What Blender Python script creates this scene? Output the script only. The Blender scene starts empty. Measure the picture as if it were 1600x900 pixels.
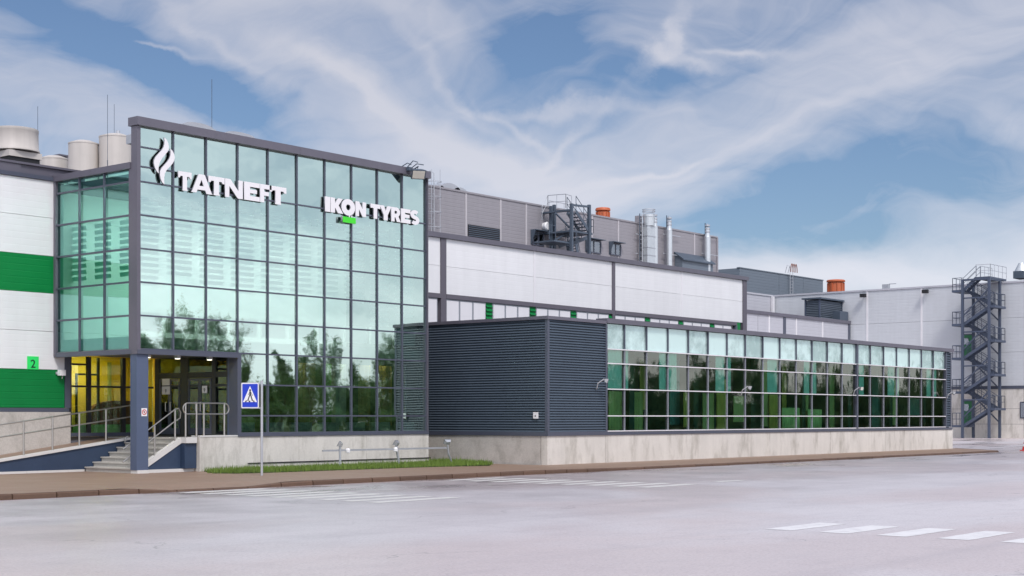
import bpy, math, random
from mathutils import Vector, Matrix
R = random.Random(7)
SC = bpy.context.scene
COL = SC.collection

# ------------------------------------------------------------------ camera, sky, sun, exposure
EYE = 1.82                                   # metres above the asphalt
_n = math.hypot(.773, .635); CF, SF = .773/_n, .635/_n
FPX, YH = 2300.0, 652.0
cd = bpy.data.cameras.new('camera'); cam = bpy.data.objects.new('camera', cd); COL.objects.link(cam)
cam.location = (0, 0, EYE); cam.rotation_euler = (math.pi/2, 0, -math.atan2(CF, SF))
cd.sensor_width = 36; cd.lens = FPX/1600*36; cd.shift_y = (YH-450)/1600
cd.clip_start = .1; cd.clip_end = 5000
SC.camera = cam
SC.view_settings.view_transform = 'Standard'; SC.view_settings.look = 'None'
SC.view_settings.exposure = 0.47; SC.view_settings.gamma = 1
SC.view_settings.use_curve_mapping = False
SC.render.engine = 'CYCLES'
SC.cycles.use_denoising = True
SC.cycles.max_bounces = 8; SC.cycles.transparent_max_bounces = 16
SC.cycles.caustics_reflective = False; SC.cycles.caustics_refractive = False
SC.cycles.sample_clamp_indirect = 6

SUN_EL, SUN_AZ = math.radians(50), math.radians(212)     # azimuth measured from +Y clockwise
sd = bpy.data.lights.new('sun', 'SUN'); sun = bpy.data.objects.new('sun', sd); COL.objects.link(sun)
sd.energy = 1.5; sd.angle = math.radians(14); sd.color = (1, .95, .9)
sdir = Vector((math.sin(SUN_AZ)*math.cos(SUN_EL), math.cos(SUN_AZ)*math.cos(SUN_EL), math.sin(SUN_EL)))
sun.rotation_euler = sdir.to_track_quat('Z', 'Y').to_euler()

def ang(px, py):
    a = (px-800)/FPX
    az = math.degrees(math.atan(a))
    el = math.degrees(math.atan((YH-py)/FPX*math.cos(math.atan(a))))
    return az, el

def make_world():
    w = bpy.data.worlds.new('World'); SC.world = w; w.use_nodes = True
    nt = w.node_tree; N = nt.nodes; L = nt.links
    for n in list(N): N.remove(n)
    def M(op, a, b=None, c=None, clamp=False):
        n = N.new('ShaderNodeMath'); n.operation = op; n.use_clamp = clamp
        for i, v in enumerate((a, b, c)):
            if v is None: continue
            if isinstance(v, (int, float)): n.inputs[i].default_value = v
            else: L.new(v, n.inputs[i])
        return n.outputs[0]
    out = N.new('ShaderNodeOutputWorld'); bg = N.new('ShaderNodeBackground')
    bg.inputs['Strength'].default_value = .1
    L.new(bg.outputs[0], out.inputs[0])
    sky = N.new('ShaderNodeTexSky'); sky.sky_type = 'NISHITA'; sky.sun_disc = False
    sky.sun_elevation = SUN_EL; sky.sun_rotation = SUN_AZ; sky.air_density = 1.0; sky.dust_density = .6; sky.ozone_density = 1.5
    tc = N.new('ShaderNodeTexCoord')
    sp = N.new('ShaderNodeSeparateXYZ'); L.new(tc.outputs['Generated'], sp.inputs[0])
    dx, dy, dz = sp.outputs
    # azimuth about the building direction, elevation, both in degrees
    fx = M('ADD', M('MULTIPLY', dx, CF), M('MULTIPLY', dy, SF))
    rx = M('SUBTRACT', M('MULTIPLY', dx, SF), M('MULTIPLY', dy, CF))
    az = M('MULTIPLY', M('ARCTAN2', rx, fx), 57.2958)
    el = M('MULTIPLY', M('ARCSINE', dz), 57.2958)
    # cirrus plane coordinates for the noise
    inv = M('DIVIDE', 1.0, M('MAXIMUM', M('ADD', dz, .12), .05))
    px = M('MULTIPLY', rx, inv); py = M('MULTIPLY', fx, inv)
    def noise(x, y, scale, detail=5, rough=.55, dist=0.0):
        cb = N.new('ShaderNodeCombineXYZ'); L.new(x, cb.inputs[0]); L.new(y, cb.inputs[1])
        n = N.new('ShaderNodeTexNoise'); n.inputs['Scale'].default_value = scale; n.inputs['Detail'].default_value = detail
        n.inputs['Roughness'].default_value = rough; n.inputs['Distortion'].default_value = dist
        L.new(cb.outputs[0], n.inputs['Vector']); return n.outputs[0]
    # the same noise warps every streak into wisps
    n1 = M('SUBTRACT', noise(M('ADD', az, 11.0), M('ADD', M('MULTIPLY', el, 1.6), 5.0), .13, 3, .5), .5)
    n2 = M('SUBTRACT', noise(M('ADD', az, 71.0), M('ADD', M('MULTIPLY', el, 1.6), 25.0), .13, 3, .5), .5)
    f1 = M('SUBTRACT', noise(M('ADD', az, 31.0), M('ADD', el, 3.0), .5, 6, .62), .5)
    f2 = M('SUBTRACT', noise(M('ADD', az, 3.0), M('ADD', el, 43.0), .5, 6, .62), .5)
    U = M('ADD', az, M('ADD', M('MULTIPLY', n1, 5.0), M('MULTIPLY', f1, 1.7)))
    V = M('ADD', el, M('ADD', M('MULTIPLY', n2, 3.6), M('MULTIPLY', f2, 1.0)))
    def streak(cx, cy, ln, wd, deg, amp):
        a0, e0 = ang(cx, cy); k = 57.2958/FPX
        c, s = math.cos(math.radians(deg)), math.sin(math.radians(deg))
        u = M('SUBTRACT', U, a0); v = M('SUBTRACT', V, e0)
        p = M('DIVIDE', M('SUBTRACT', M('MULTIPLY', u, c), M('MULTIPLY', v, s)), ln*k)
        q = M('DIVIDE', M('ADD', M('MULTIPLY', u, s), M('MULTIPLY', v, c)), wd*k)
        r2 = M('ADD', M('MULTIPLY', p, p), M('MULTIPLY', q, q))
        return M('MULTIPLY', M('EXPONENT', M('MULTIPLY', r2, -1.0)), amp)
    feats = [(480,95,250,42,30,.40),(640,190,200,45,22,.45),(110,165,240,50,12,.30),(760,255,230,55,6,.50),(1240,165,430,75,-18,.27),
             (1010,62,70,9,-58,.5),(1045,95,80,9,12,.45),(1130,72,90,7,4,.42),(1580,205,50,32,20,.42),(1400,425,340,34,-3,.55),
             (985,262,110,6,-10,.42),(900,165,120,9,2,.40),(1540,40,230,80,-15,.26),(470,8,120,18,8,.32),(40,20,90,25,5,.2),
             (255,62,55,5,8,.42),(660,30,140,30,28,.30),(420,300,300,60,5,.30),(870,225,90,8,-35,.35),(830,190,60,7,40,.3),(700,120,120,10,35,.28),
             (350,60,160,10,38,.25),(560,150,150,9,30,.25),(1300,60,200,14,-15,.18),(1150,235,240,14,-20,.2),(1330,335,120,14,-8,.28),
             (290,128,250,42,27,-.62),(120,45,170,42,18,-.42),(840,100,100,62,-20,-.42),(1110,108,80,17,-6,-.38),(1380,285,340,68,-16,-.42),
             (1200,345,150,40,-5,-.4),(960,150,60,36,-40,-.3),(1560,120,60,30,-20,-.12),(60,215,90,26,10,-.14),(540,160,110,18,18,-.25),(900,40,60,30,-30,-.2)]
    tot = None
    for f in feats:
        s = streak(*f); tot = s if tot is None else M('ADD', tot, s)
    # fibres: noise stretched along the wind
    SU = M('ADD', az, M('MULTIPLY', n1, 8.0)); SV = M('ADD', el, M('MULTIPLY', n2, 6.0))
    fib = noise(M('ADD', M('MULTIPLY', SU, .07), M('MULTIPLY', SV, .10)), M('MULTIPLY', M('SUBTRACT', SV, M('MULTIPLY', SU, -.30)), .42), 1.0, 7, .55)
    fib2 = noise(M('ADD', M('MULTIPLY', SU, .12), 9.0), M('MULTIPLY', M('SUBTRACT', SV, M('MULTIPLY', SU, .35)), .9), 1.0, 6, .55)
    fib = M('ADD', M('MULTIPLY', fib, .6), M('MULTIPLY', fib2, .4))
    big = noise(px, py, .6, 4, .5, .3)
    low = M('EXPONENT', M('MULTIPLY', M('MAXIMUM', el, 0.0), -.12))
    # open sky behind the camera is the same thin overcast
    back = M('MULTIPLY', M('SUBTRACT', 1.0, M('DIVIDE', fx, .8, clamp=True)), .22)
    dens = M('ADD', .21, M('MULTIPLY', tot, .90))
    dens = M('ADD', dens, M('MULTIPLY', M('SUBTRACT', fib, .5), 1.55))
    dens = M('ADD', dens, M('MULTIPLY', M('SUBTRACT', big, .5), M('ADD', .25, M('MULTIPLY', back, 4.5))))
    dens = M('ADD', dens, M('MULTIPLY', low, .34))
    dens = M('ADD', dens, back, clamp=True)
    dens = M('MULTIPLY', dens, M('SUBTRACT', 1.22, M('MULTIPLY', dens, .42)))
    gain = N.new('ShaderNodeMix'); gain.data_type = 'RGBA'; gain.blend_type = 'MULTIPLY'; gain.inputs[0].default_value = 1
    L.new(sky.outputs[0], gain.inputs[6]); gain.inputs[7].default_value = (SKYG[0], SKYG[1], SKYG[2], 1)
    mx = N.new('ShaderNodeMix'); mx.data_type = 'RGBA'; mx.inputs[7].default_value = CLOUD
    cg = M('ADD', M('MULTIPLY', dx, sdir.x), M('ADD', M('MULTIPLY', dy, sdir.y), M('MULTIPLY', dz, sdir.z)))
    ph = M('POWER', M('MULTIPLY', M('ADD', cg, 1.0), .5), 2.0)
    hz = M('MULTIPLY', M('EXPONENT', M('MULTIPLY', M('MULTIPLY', el, el), -.014)), .46)
    br = M('ADD', M('ADD', M('MULTIPLY', ph, 2.3), .86), hz)
    sm = N.new('ShaderNodeVectorMath'); sm.operation = 'SCALE'; sm.inputs[0].default_value = CLOUD[:3]; L.new(br, sm.inputs[3]); L.new(sm.outputs[0], mx.inputs[7])
    L.new(dens, mx.inputs[0]); L.new(gain.outputs[2], mx.inputs[6])
    L.new(mx.outputs[2], bg.inputs[0])
SKYG = (.52, .57, .655)
CLOUD = (4.75, 4.7, 5.1, 1)
make_world()

# ------------------------------------------------------------------ helpers
def Z(ze): return ze+EYE                     # heights were measured from eye level
def XatY(px, Y):                             # where the line of sight of a pixel column meets a wall plane
    a = (px-800)/FPX; return Y/(SF-CF*a)*(SF*a+CF)
def YatX(px, X):
    a = (px-800)/FPX; return X/(CF+SF*a)*(SF-CF*a)
def dep(X, Y): return X*CF+Y*SF
def ZP(py, X, Y): return EYE+(YH-py)*dep(X, Y)/FPX

def tag(o, label=None, cat=None, group=None, kind=None):
    if label: o['label'] = label
    if cat: o['category'] = cat
    if group: o['group'] = group
    if kind: o['kind'] = kind
    return o
def thing(name, label, cat, loc, group=None):
    o = bpy.data.objects.new(name, None); COL.objects.link(o); o.location = loc
    o.empty_display_size = .3
    return tag(o, label, cat, group)

class MB:
    def __init__(s): s.v = []; s.f = []; s.mi = []
    def add(s, v, f, mi=0):
        k = len(s.v); s.v += [tuple(p) for p in v]; s.f += [tuple(i+k for i in q) for q in f]; s.mi += [mi]*len(f); return s
    def box(s, a, b, mi=0):
        x0, y0, z0 = (min(a[i], b[i]) for i in range(3)); x1, y1, z1 = (max(a[i], b[i]) for i in range(3))
        return s.add([(x0,y0,z0),(x1,y0,z0),(x1,y1,z0),(x0,y1,z0),(x0,y0,z1),(x1,y0,z1),(x1,y1,z1),(x0,y1,z1)],
              [(3,2,1,0),(4,5,6,7),(0,1,5,4),(1,2,6,5),(2,3,7,6),(3,0,4,7)], mi)
    def bar(s, p, q, w, h, up=(0,0,1), mi=0):          # a rectangular bar from p to q
        p = Vector(p); q = Vector(q); d = (q-p).normalized(); u = Vector(up)
        if abs(d.dot(u)) > .99: u = Vector((0,1,0))
        r = d.cross(u).normalized()*w/2; u = r.cross(d).normalized()*h/2
        v = [e+sx*r+sz*u for e in (p, q) for sx, sz in ((-1,-1),(1,-1),(1,1),(-1,1))]
        return s.add(v, [(3,2,1,0),(4,5,6,7),(0,1,5,4),(1,2,6,5),(2,3,7,6),(3,0,4,7)], mi)
    def tube(s, pts, r, n=8, caps=True, mi=0):
        pts = [Vector(p) for p in pts]; rings = []; u = None
        for i, p in enumerate(pts):
            d = (pts[min(i+1, len(pts)-1)]-pts[max(i-1, 0)]).normalized()
            if u is None: u = Vector((0,0,1)) if abs(d.z) < .9 else Vector((1,0,0))
            a = d.cross(u).normalized(); u = a.cross(d).normalized()
            rr = r[i] if isinstance(r, (list, tuple)) else r
            rings.append([p+rr*(math.cos(2*math.pi*k/n)*a+math.sin(2*math.pi*k/n)*u) for k in range(n)])
        v = [q for g in rings for q in g]; f = []
        for i in range(len(rings)-1):
            for k in range(n):
                k2 = (k+1) % n; f.append((i*n+k, i*n+k2, (i+1)*n+k2, (i+1)*n+k))
        if caps: f += [tuple(range(n))[::-1], tuple(range((len(rings)-1)*n, len(rings)*n))]
        return s.add(v, f, mi)
    def lathe(s, c, prof, n=24, mi=0):                  # prof: (radius, z)
        v = []; f = []
        for r, z in prof:
            v += [(c[0]+r*math.cos(2*math.pi*k/n), c[1]+r*math.sin(2*math.pi*k/n), z) for k in range(n)]
        for i in range(len(prof)-1):
            for k in range(n):
                k2 = (k+1) % n; f.append((i*n+k, i*n+k2, (i+1)*n+k2, (i+1)*n+k))
        f += [tuple(range(n))[::-1], tuple(range((len(prof)-1)*n, len(prof)*n))]
        return s.add(v, f, mi)
    def prism(s, poly, d, mi=0):                        # 3D polygon swept by vector d
        n = len(poly); d = Vector(d); a = [Vector(p) for p in poly]; b = [p+d for p in a]
        return s.add(a+b, [tuple(range(n))[::-1], tuple(range(n, 2*n))]+[(i, (i+1) % n, n+(i+1) % n, n+i) for i in range(n)], mi)
    def build(s, name, mats, parent=None, smooth=False, label=None, kind=None, origin=None):
        o0 = Vector(origin) if origin is not None else Vector((0,0,0))
        if parent is not None: o0 = wloc(parent)
        me = bpy.data.meshes.new(name); me.from_pydata([tuple(Vector(p)-o0) for p in s.v], [], s.f)
        if not isinstance(mats, (list, tuple)): mats = [mats]
        for m in mats: me.materials.append(m)
        if len(mats) > 1: me.polygons.foreach_set('material_index', s.mi)
        if smooth: me.shade_smooth() if hasattr(me, 'shade_smooth') else None
        me.update()
        import bmesh
        bm = bmesh.new(); bm.from_mesh(me); bmesh.ops.recalc_face_normals(bm, faces=bm.faces); bm.to_mesh(me); bm.free()
        if smooth == 'auto': me.set_sharp_from_angle(angle=math.radians(40))
        o = bpy.data.objects.new(name, me); COL.objects.link(o)
        if parent is not None: o.parent = parent
        else: o.location = o0
        tag(o, label, None, None, kind); return o
def wloc(o):
    l = Vector(o.location)
    while o.parent is not None: o = o.parent; l = l+Vector(o.location)
    return l
_cube = {}
def boxp(name, mat, parent, a, b, label=None, rot=None):
    """a box part with its own centre, sharing one unit cube per material"""
    if mat.name not in _cube:
        me = bpy.data.meshes.new('unit_'+mat.name); t = MB().box((-.5,-.5,-.5), (.5,.5,.5))
        me.from_pydata(t.v, [], t.f); me.materials.append(mat); me.update(); _cube[mat.name] = me
    o = bpy.data.objects.new(name, _cube[mat.name]); COL.objects.link(o)
    c = Vector([(a[i]+b[i])/2 for i in range(3)])
    o.scale = [abs(b[i]-a[i]) for i in range(3)]
    if parent is not None:
        o.parent = parent
        if parent.type == 'MESH' and parent.data.name.startswith('unit_'):       # a sub-part of a scaled box
            S = Vector(parent.scale); o.location = [(c[i]-wloc(parent)[i])/S[i] for i in range(3)]; o.scale = [o.scale[i]/S[i] for i in range(3)]
        else: o.location = c-wloc(parent)
    else: o.location = c
    if rot: o.rotation_euler = rot
    if label: o['label'] = label
    return o
def copy_tree(o, parent=None):
    c = o.copy(); COL.objects.link(c)
    if parent is not None: c.parent = parent
    for ch in list(o.children): copy_tree(ch, c)
    return c

# ------------------------------------------------------------------ materials
def lin(r, g, b): return tuple(((c/255)/12.92 if c/255 <= .04045 else ((c/255+.055)/1.055)**2.4) for c in (r, g, b))
def mat(name, col, rough=.5, metal=0.0, var=.08, vscale=1.5, bump=0.0, bscale=30, ribs=0.0, rib_h=.05, streak=0.0, dirt=None, spec=.5, rvar=0.0, fine=0.0, coat=0.0, pvar=0.0):
    m = bpy.data.materials.new(name); m.use_nodes = True
    nt = m.node_tree; N = nt.nodes; L = nt.links; p = N['Principled BSDF']
    p.inputs['Roughness'].default_value = rough; p.inputs['Metallic'].default_value = metal
    p.inputs['Specular IOR Level'].default_value = spec
    if coat: p.inputs['Coat Weight'].default_value = coat
    geo = N.new('ShaderNodeNewGeometry')
    def noise(scale, det=5, rg=.6, sc=None):
        n = N.new('ShaderNodeTexNoise'); n.inputs['Scale'].default_value = scale; n.inputs['Detail'].default_value = det; n.inputs['Roughness'].default_value = rg
        if sc:
            mp = N.new('ShaderNodeMapping'); mp.inputs['Scale'].default_value = sc; L.new(geo.outputs['Position'], mp.inputs[0]); L.new(mp.outputs[0], n.inputs['Vector'])
        else: L.new(geo.outputs['Position'], n.inputs['Vector'])
        return n.outputs[0]
    def mathn(op, a, b, clamp=False):
        n = N.new('ShaderNodeMath'); n.operation = op; n.use_clamp = clamp
        for i, v in enumerate((a, b)):
            if isinstance(v, (int, float)): n.inputs[i].default_value = v
            else: L.new(v, n.inputs[i])
        return n.outputs[0]
    fac = mathn('MULTIPLY', mathn('SUBTRACT', noise(vscale), .5), 2*var)
    if streak: fac = mathn('ADD', fac, mathn('MULTIPLY', mathn('SUBTRACT', noise(1.0, 4, .6, (2.5, 2.5, .12)), .5), 2*streak))
    if fine: fac = mathn('ADD', fac, mathn('MULTIPLY', mathn('SUBTRACT', noise(25, 3, .7), .5), 2*fine))
    if pvar:
        oi = N.new('ShaderNodeObjectInfo'); fac = mathn('ADD', fac, mathn('MULTIPLY', mathn('SUBTRACT', oi.outputs['Random'], .5), 2*pvar))
    sc = mathn('ADD', fac, 1.0)
    cm = N.new('ShaderNodeMix'); cm.data_type = 'RGBA'; cm.blend_type = 'MULTIPLY'; cm.inputs[0].default_value = 1
    cm.inputs[6].default_value = (*col, 1)
    cb = N.new('ShaderNodeCombineColor')
    for i in range(3): L.new(sc, cb.inputs[i])
    L.new(cb.outputs[0], cm.inputs[7]); colour = cm.outputs[2]
    if dirt:                                            # dirt colour, amount, noise scale
        dm = N.new('ShaderNodeMix'); dm.data_type = 'RGBA'; dm.inputs[7].default_value = (*dirt[0], 1)
        rp = N.new('ShaderNodeMapRange'); rp.inputs[1].default_value = .5; rp.inputs[2].default_value = .8; rp.inputs[4].default_value = dirt[1]
        L.new(noise(dirt[2], 8, .68, (1, 1, dirt[3] if len(dirt) > 3 else 1)), rp.inputs[0]); L.new(rp.outputs[0], dm.inputs[0]); L.new(colour, dm.inputs[6]); colour = dm.outputs[2]
    L.new(colour, p.inputs['Base Color'])
    if rvar:
        L.new(mathn('ADD', rough, mathn('MULTIPLY', mathn('SUBTRACT', noise(vscale*1.7), .5), 2*rvar), True), p.inputs['Roughness'])
    h = None
    if ribs:
        sp = N.new('ShaderNodeSeparateXYZ'); L.new(geo.outputs['Position'], sp.inputs[0])
        fr = mathn('FRACT', mathn('DIVIDE', sp.outputs[2], ribs), 0.0)
        h = mathn('MULTIPLY', mathn('SMOOTH_MIN' if False else 'MINIMUM', mathn('MULTIPLY', mathn('MINIMUM', fr, mathn('SUBTRACT', 1.0, fr)), 9.0), 1.0), rib_h)
    if bump:
        b = mathn('MULTIPLY', noise(bscale, 6, .65), bump); h = b if h is None else mathn('ADD', h, b)
    if h is not None:
        bn = N.new('ShaderNodeBump'); bn.inputs['Distance'].default_value = 1.0; bn.inputs['Strength'].default_value = .6
        L.new(h, bn.inputs['Height']); L.new(bn.outputs[0], p.inputs['Normal'])
    return m

def glass(name, trans, refl, base, wob=.012, frost=0.0, fcol=(.6,.75,.74), edge=1.9):
    """coated solar glass: sharp tinted mirror over tinted see-through, stronger at grazing angles"""
    m = bpy.data.materials.new(name); m.use_nodes = True
    nt = m.node_tree; N = nt.nodes; L = nt.links
    for n in list(N): N.remove(n)
    out = N.new('ShaderNodeOutputMaterial'); mix = N.new('ShaderNodeMixShader')
    gl = N.new('ShaderNodeBsdfGlossy'); gl.inputs['Roughness'].default_value = .019; gl.inputs['Color'].default_value = (*refl, 1)
    tr = N.new('ShaderNodeBsdfTransparent'); tr.inputs['Color'].default_value = (*trans, 1)
    fr = N.new('ShaderNodeFresnel'); fr.inputs['IOR'].default_value = 1.5
    ad = N.new('ShaderNodeMath'); ad.operation = 'MULTIPLY_ADD'; ad.inputs[1].default_value = edge; ad.inputs[2].default_value = base; ad.use_clamp = True
    L.new(fr.outputs[0], ad.inputs[0])
    geo = N.new('ShaderNodeNewGeometry')
    nz = N.new('ShaderNodeTexNoise'); nz.inputs['Scale'].default_value = .9; nz.inputs['Detail'].default_value = 2
    L.new(geo.outputs['Position'], nz.inputs['Vector'])
    bp = N.new('ShaderNodeBump'); bp.inputs['Strength'].default_value = 1; bp.inputs['Distance'].default_value = wob
    L.new(nz.outputs[0], bp.inputs['Height']); L.new(bp.outputs[0], gl.inputs['Normal'])
    L.new(ad.outputs[0], mix.inputs[0]); L.new(gl.outputs[0], mix.inputs[2])
    if frost:
        df = N.new('ShaderNodeBsdfDiffuse'); df.inputs[0].default_value = (*fcol, 1)
        n2 = N.new('ShaderNodeTexNoise'); n2.inputs['Scale'].default_value = 1.3; n2.inputs['Detail'].default_value = 8; n2.inputs['Roughness'].default_value = .7
        L.new(geo.outputs['Position'], n2.inputs['Vector'])
        mr = N.new('ShaderNodeMapRange'); mr.inputs[1].default_value = .36; mr.inputs[2].default_value = .62; mr.inputs[3].default_value = .45*frost; mr.inputs[4].default_value = frost
        oi = N.new('ShaderNodeObjectInfo'); av = N.new('ShaderNodeMath'); av.operation = 'MULTIPLY_ADD'; av.inputs[1].default_value = .45; L.new(oi.outputs['Random'], av.inputs[0]); sb = N.new('ShaderNodeMath'); sb.operation = 'SUBTRACT'; sb.inputs[1].default_value = .16; L.new(n2.outputs[0], sb.inputs[0]); L.new(sb.outputs[0], av.inputs[2]); L.new(av.outputs[0], mr.inputs[0])
        m2 = N.new('ShaderNodeMixShader'); L.new(mr.outputs[0], m2.inputs[0]); L.new(tr.outputs[0], m2.inputs[1]); L.new(df.outputs[0], m2.inputs[2])
        L.new(m2.outputs[0], mix.inputs[1])
    else: L.new(tr.outputs[0], mix.inputs[1])
    L.new(mix.outputs[0], out.inputs[0])
    return m
def emit(name, col, s):
    m = bpy.data.materials.new(name); m.use_nodes = True
    p = m.node_tree.nodes['Principled BSDF']; p.inputs['Base Color'].default_value = (*col, 1)
    p.inputs['Emission Color'].default_value = (*col, 1); p.inputs['Emission Strength'].default_value = s
    return m

WHITE = mat('white_panel', (.77,.775,.785), .4, ribs=.2, rib_h=.003, var=.05, streak=.07, pvar=.035)
GREEN = mat('green_panel', (.001,.20,.045), .45, spec=.3, ribs=.2, rib_h=.008, var=.1, streak=.09, pvar=.05)
GREY = mat('grey_panel', (.295,.283,.305), .45, ribs=.25, rib_h=.014, var=.06, streak=.08)
WING = mat('pale_grey_panel', (.60,.625,.655), .45, ribs=.3, rib_h=.012, var=.05, streak=.07, pvar=.03)
ANNEX = mat('annex_panel', (.50,.505,.55), .45, ribs=.3, rib_h=.02, var=.05, streak=.05)
BLUEGREY = mat('blue_grey_sheet', (.15,.185,.225), .45, ribs=.3, rib_h=.02, var=.08)
JOINT = mat('pale_joint_trim', (.78,.77,.79), .5)
FRAME = mat('slate_frame', (.075,.085,.12), .35, var=.12, spec=.6)
CAP = mat('slate_coping', (.125,.12,.15), .4, var=.15, streak=.06)
TRIM = mat('mauve_trim', (.115,.105,.13), .45, var=.12)
NAVY = mat('navy_corrugated_steel', (.072,.098,.13), .48, spec=.35, var=.1, streak=.06)
COLUMNM = mat('slate_column', (.085,.115,.19), .5, var=.1, bump=.004, bscale=60)
NAVYPANEL = mat('navy_painted_panel', (.03,.052,.1), .5, var=.18, vscale=3)
TRANSOM = mat('white_transom', (.75,.74,.76), .35, var=.04)
CONC = mat('concrete', (.68,.65,.60), .8, var=.13, vscale=1.1, streak=.13, fine=.16, bump=.01, bscale=35, dirt=((.22,.2,.15), .75, 1.6, .35), pvar=.06)
CONCROUGH = mat('exposed_aggregate', (.56,.53,.49), .85, var=.12, vscale=1.4, streak=.08, fine=.3, bump=.03, bscale=28, dirt=((.16,.14,.11), .5, 2.0, .7))
STONE = mat('step_stone', (.5,.48,.44), .75, var=.15, fine=.14, bump=.006, streak=.15)
LIGHTCONC = mat('pale_coping', (.66,.65,.63), .7, var=.1, fine=.06)
STEEL = mat('brushed_steel', (.5,.48,.45), .3, .9, var=.1)
GALV = mat('galvanised_steel', (.52,.54,.57), .42, .6, var=.12, vscale=6)
DUCT = mat('duct_sheet_metal', (.62,.66,.68), .35, .55, var=.1, vscale=2)
DARKSTEEL = mat('dark_steel', (.075,.1,.135), .5, var=.15)
STAIRBLUE = mat('stair_blue_steel', (.065,.085,.13), .5, var=.12)
BLACK = mat('black_rubber', (.015,.015,.018), .6)
BEIGE = mat('beige_tank', (.58,.54,.50), .55, var=.12, streak=.2, vscale=.7)
ORANGE = mat('orange_vent', (.52,.13,.05), .5, var=.12, streak=.15)
ROOFM = mat('roof_felt', (.1,.1,.11), .85)
LETTER = mat('white_letter', (.82,.81,.83), .45, var=.03)
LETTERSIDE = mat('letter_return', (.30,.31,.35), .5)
LIME = mat('lime_block', (.06,.72,.03), .45)
SIGNGREEN = mat('sign_green', (.03,.8,.16), .5, var=.02)
SIGNDARK = mat('sign_dark', (.008,.06,.03), .5)
SIGNBLUE = mat('sign_blue', (.01,.045,.55), .35, var=.03)
SIGNWHITE = mat('sign_white', (.85,.85,.86), .4, var=.02)
SIGNRED = mat('sign_red', (.6,.05,.04), .5)
SIGNPINK = mat('sign_pale', (.78,.68,.68), .5)
KERB = mat('kerb_stone', (.12,.07,.045), .6, var=.2, fine=.25, bump=.01, dirt=((.05,.035,.028), .5, 3.0), pvar=.15)
PAVE = mat('pavement_brown', (.28,.19,.138), .55, var=.16, vscale=.6, fine=.34, bump=.004, bscale=60, rvar=.12)
PAINT = mat('road_paint', (.80,.79,.79), .5, var=.08, vscale=2, fine=.12, dirt=((.5,.48,.5), .9, 3.0))
WORN = mat('worn_road_paint', (.66,.65,.62), .5, var=.1, vscale=2, fine=.15, dirt=((.42,.38,.4), .9, 3.0))
GRASS = mat('grass_blades', (.13,.205,.028), .6, var=.55, vscale=3.5)
SOIL = mat('grass_soil', (.045,.075,.015), .9, var=.3)
LEAF = mat('leaves', (.12,.21,.08), .6, var=.5, vscale=.8)
_nt = LEAF.node_tree; _tl = _nt.nodes.new('ShaderNodeBsdfTranslucent'); _mx = _nt.nodes.new('ShaderNodeMixShader'); _mx.inputs[0].default_value = .45
_pb = _nt.nodes['Principled BSDF']; _nt.links.new(_pb.inputs['Base Color'].links[0].from_socket, _tl.inputs[0])
_nt.links.new(_pb.outputs[0], _mx.inputs[1]); _nt.links.new(_tl.outputs[0], _mx.inputs[2]); _nt.links.new(_mx.outputs[0], _nt.nodes['Material Output'].inputs[0])
BARK = mat('bark', (.07,.055,.045), .9)
PLASTERW = mat('interior_white', (.72,.72,.70), .7)
BLINDM = mat('white_blind', (.88,.88,.86), .6, var=.02)
_nt = BLINDM.node_tree; _tl = _nt.nodes.new('ShaderNodeBsdfTranslucent'); _tl.inputs[0].default_value = (.85,.85,.82,1); _mx = _nt.nodes.new('ShaderNodeMixShader'); _mx.inputs[0].default_value = .08
_nt.links.new(_nt.nodes['Principled BSDF'].outputs[0], _mx.inputs[1]); _nt.links.new(_tl.outputs[0], _mx.inputs[2]); _nt.links.new(_mx.outputs[0], _nt.nodes['Material Output'].inputs[0])
RADM = mat('radiator_enamel', (.8,.8,.78), .45)
YELLOW = mat('yellow_wall', (.85,.62,.05), .6, var=.05)
CREAMIN = mat('cream_lit_tone', (.95,.74,.36), .7, var=.3, vscale=3)
OLIVE = mat('olive_wall', (.40,.42,.12), .7)
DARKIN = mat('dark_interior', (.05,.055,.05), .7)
BROWNIN = mat('brown_curtain', (.72,.48,.14), .8, var=.2)
GREENIN = mat('green_curtain', (.2,.5,.1), .8, var=.2)
FLOORIN = mat('interior_floor', (.16,.14,.12), .4)
SOFA = mat('maroon_leather', (.12,.03,.025), .45)
DOORGREEN = mat('door_green', (.02,.17,.06), .5)
LAMP = emit('lamp_glow', (1, .92, .7), 3)
CEILLAMP = emit('ceiling_lamp_glow', (1, .9, .62), 16)
HALL_FILL = emit('hall_fill_glow', (1, .84, .5), 4)
ROOM_FILL = emit('room_fill_glow', (1, .98, .92), 40)
LOBBYLAMP = emit('lobby_lamp_glow', (1, .92, .6), 22)
LENS = mat('lamp_lens', (.75,.74,.65), .15, spec=.8)
GLASS = glass('teal_solar_glass', (.62,.98,.91), (.80,1.0,.91), .60, wob=.003)
GLASSS = glass('teal_side_glass', (.44,.96,.84), (.46,.90,.80), .20, wob=.004)
GLASSC = glass('green_clear_glass', (.48,1.0,.86), (.97,1.0,.88), .12, wob=.004, edge=1.5)
GLASSD = glass('entrance_glass', (.88,.94,.66), (.8,.93,.9), .03, wob=.004)
SPANDREL = glass('frosted_spandrel_glass', (.4,.8,.74), (.8,.98,.96), .14, frost=.95, fcol=(.62,.80,.77))
GLASSW = glass('clear_window_glass', (.8,.86,.88), (.9,.93,.98), .25)

CLEARIN = bpy.data.materials.new('clear_inner_face'); CLEARIN.use_nodes = True
_n = CLEARIN.node_tree.nodes; _t = _n.new('ShaderNodeBsdfTransparent'); CLEARIN.node_tree.links.new(_t.outputs[0], _n['Material Output'].inputs[0])
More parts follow.
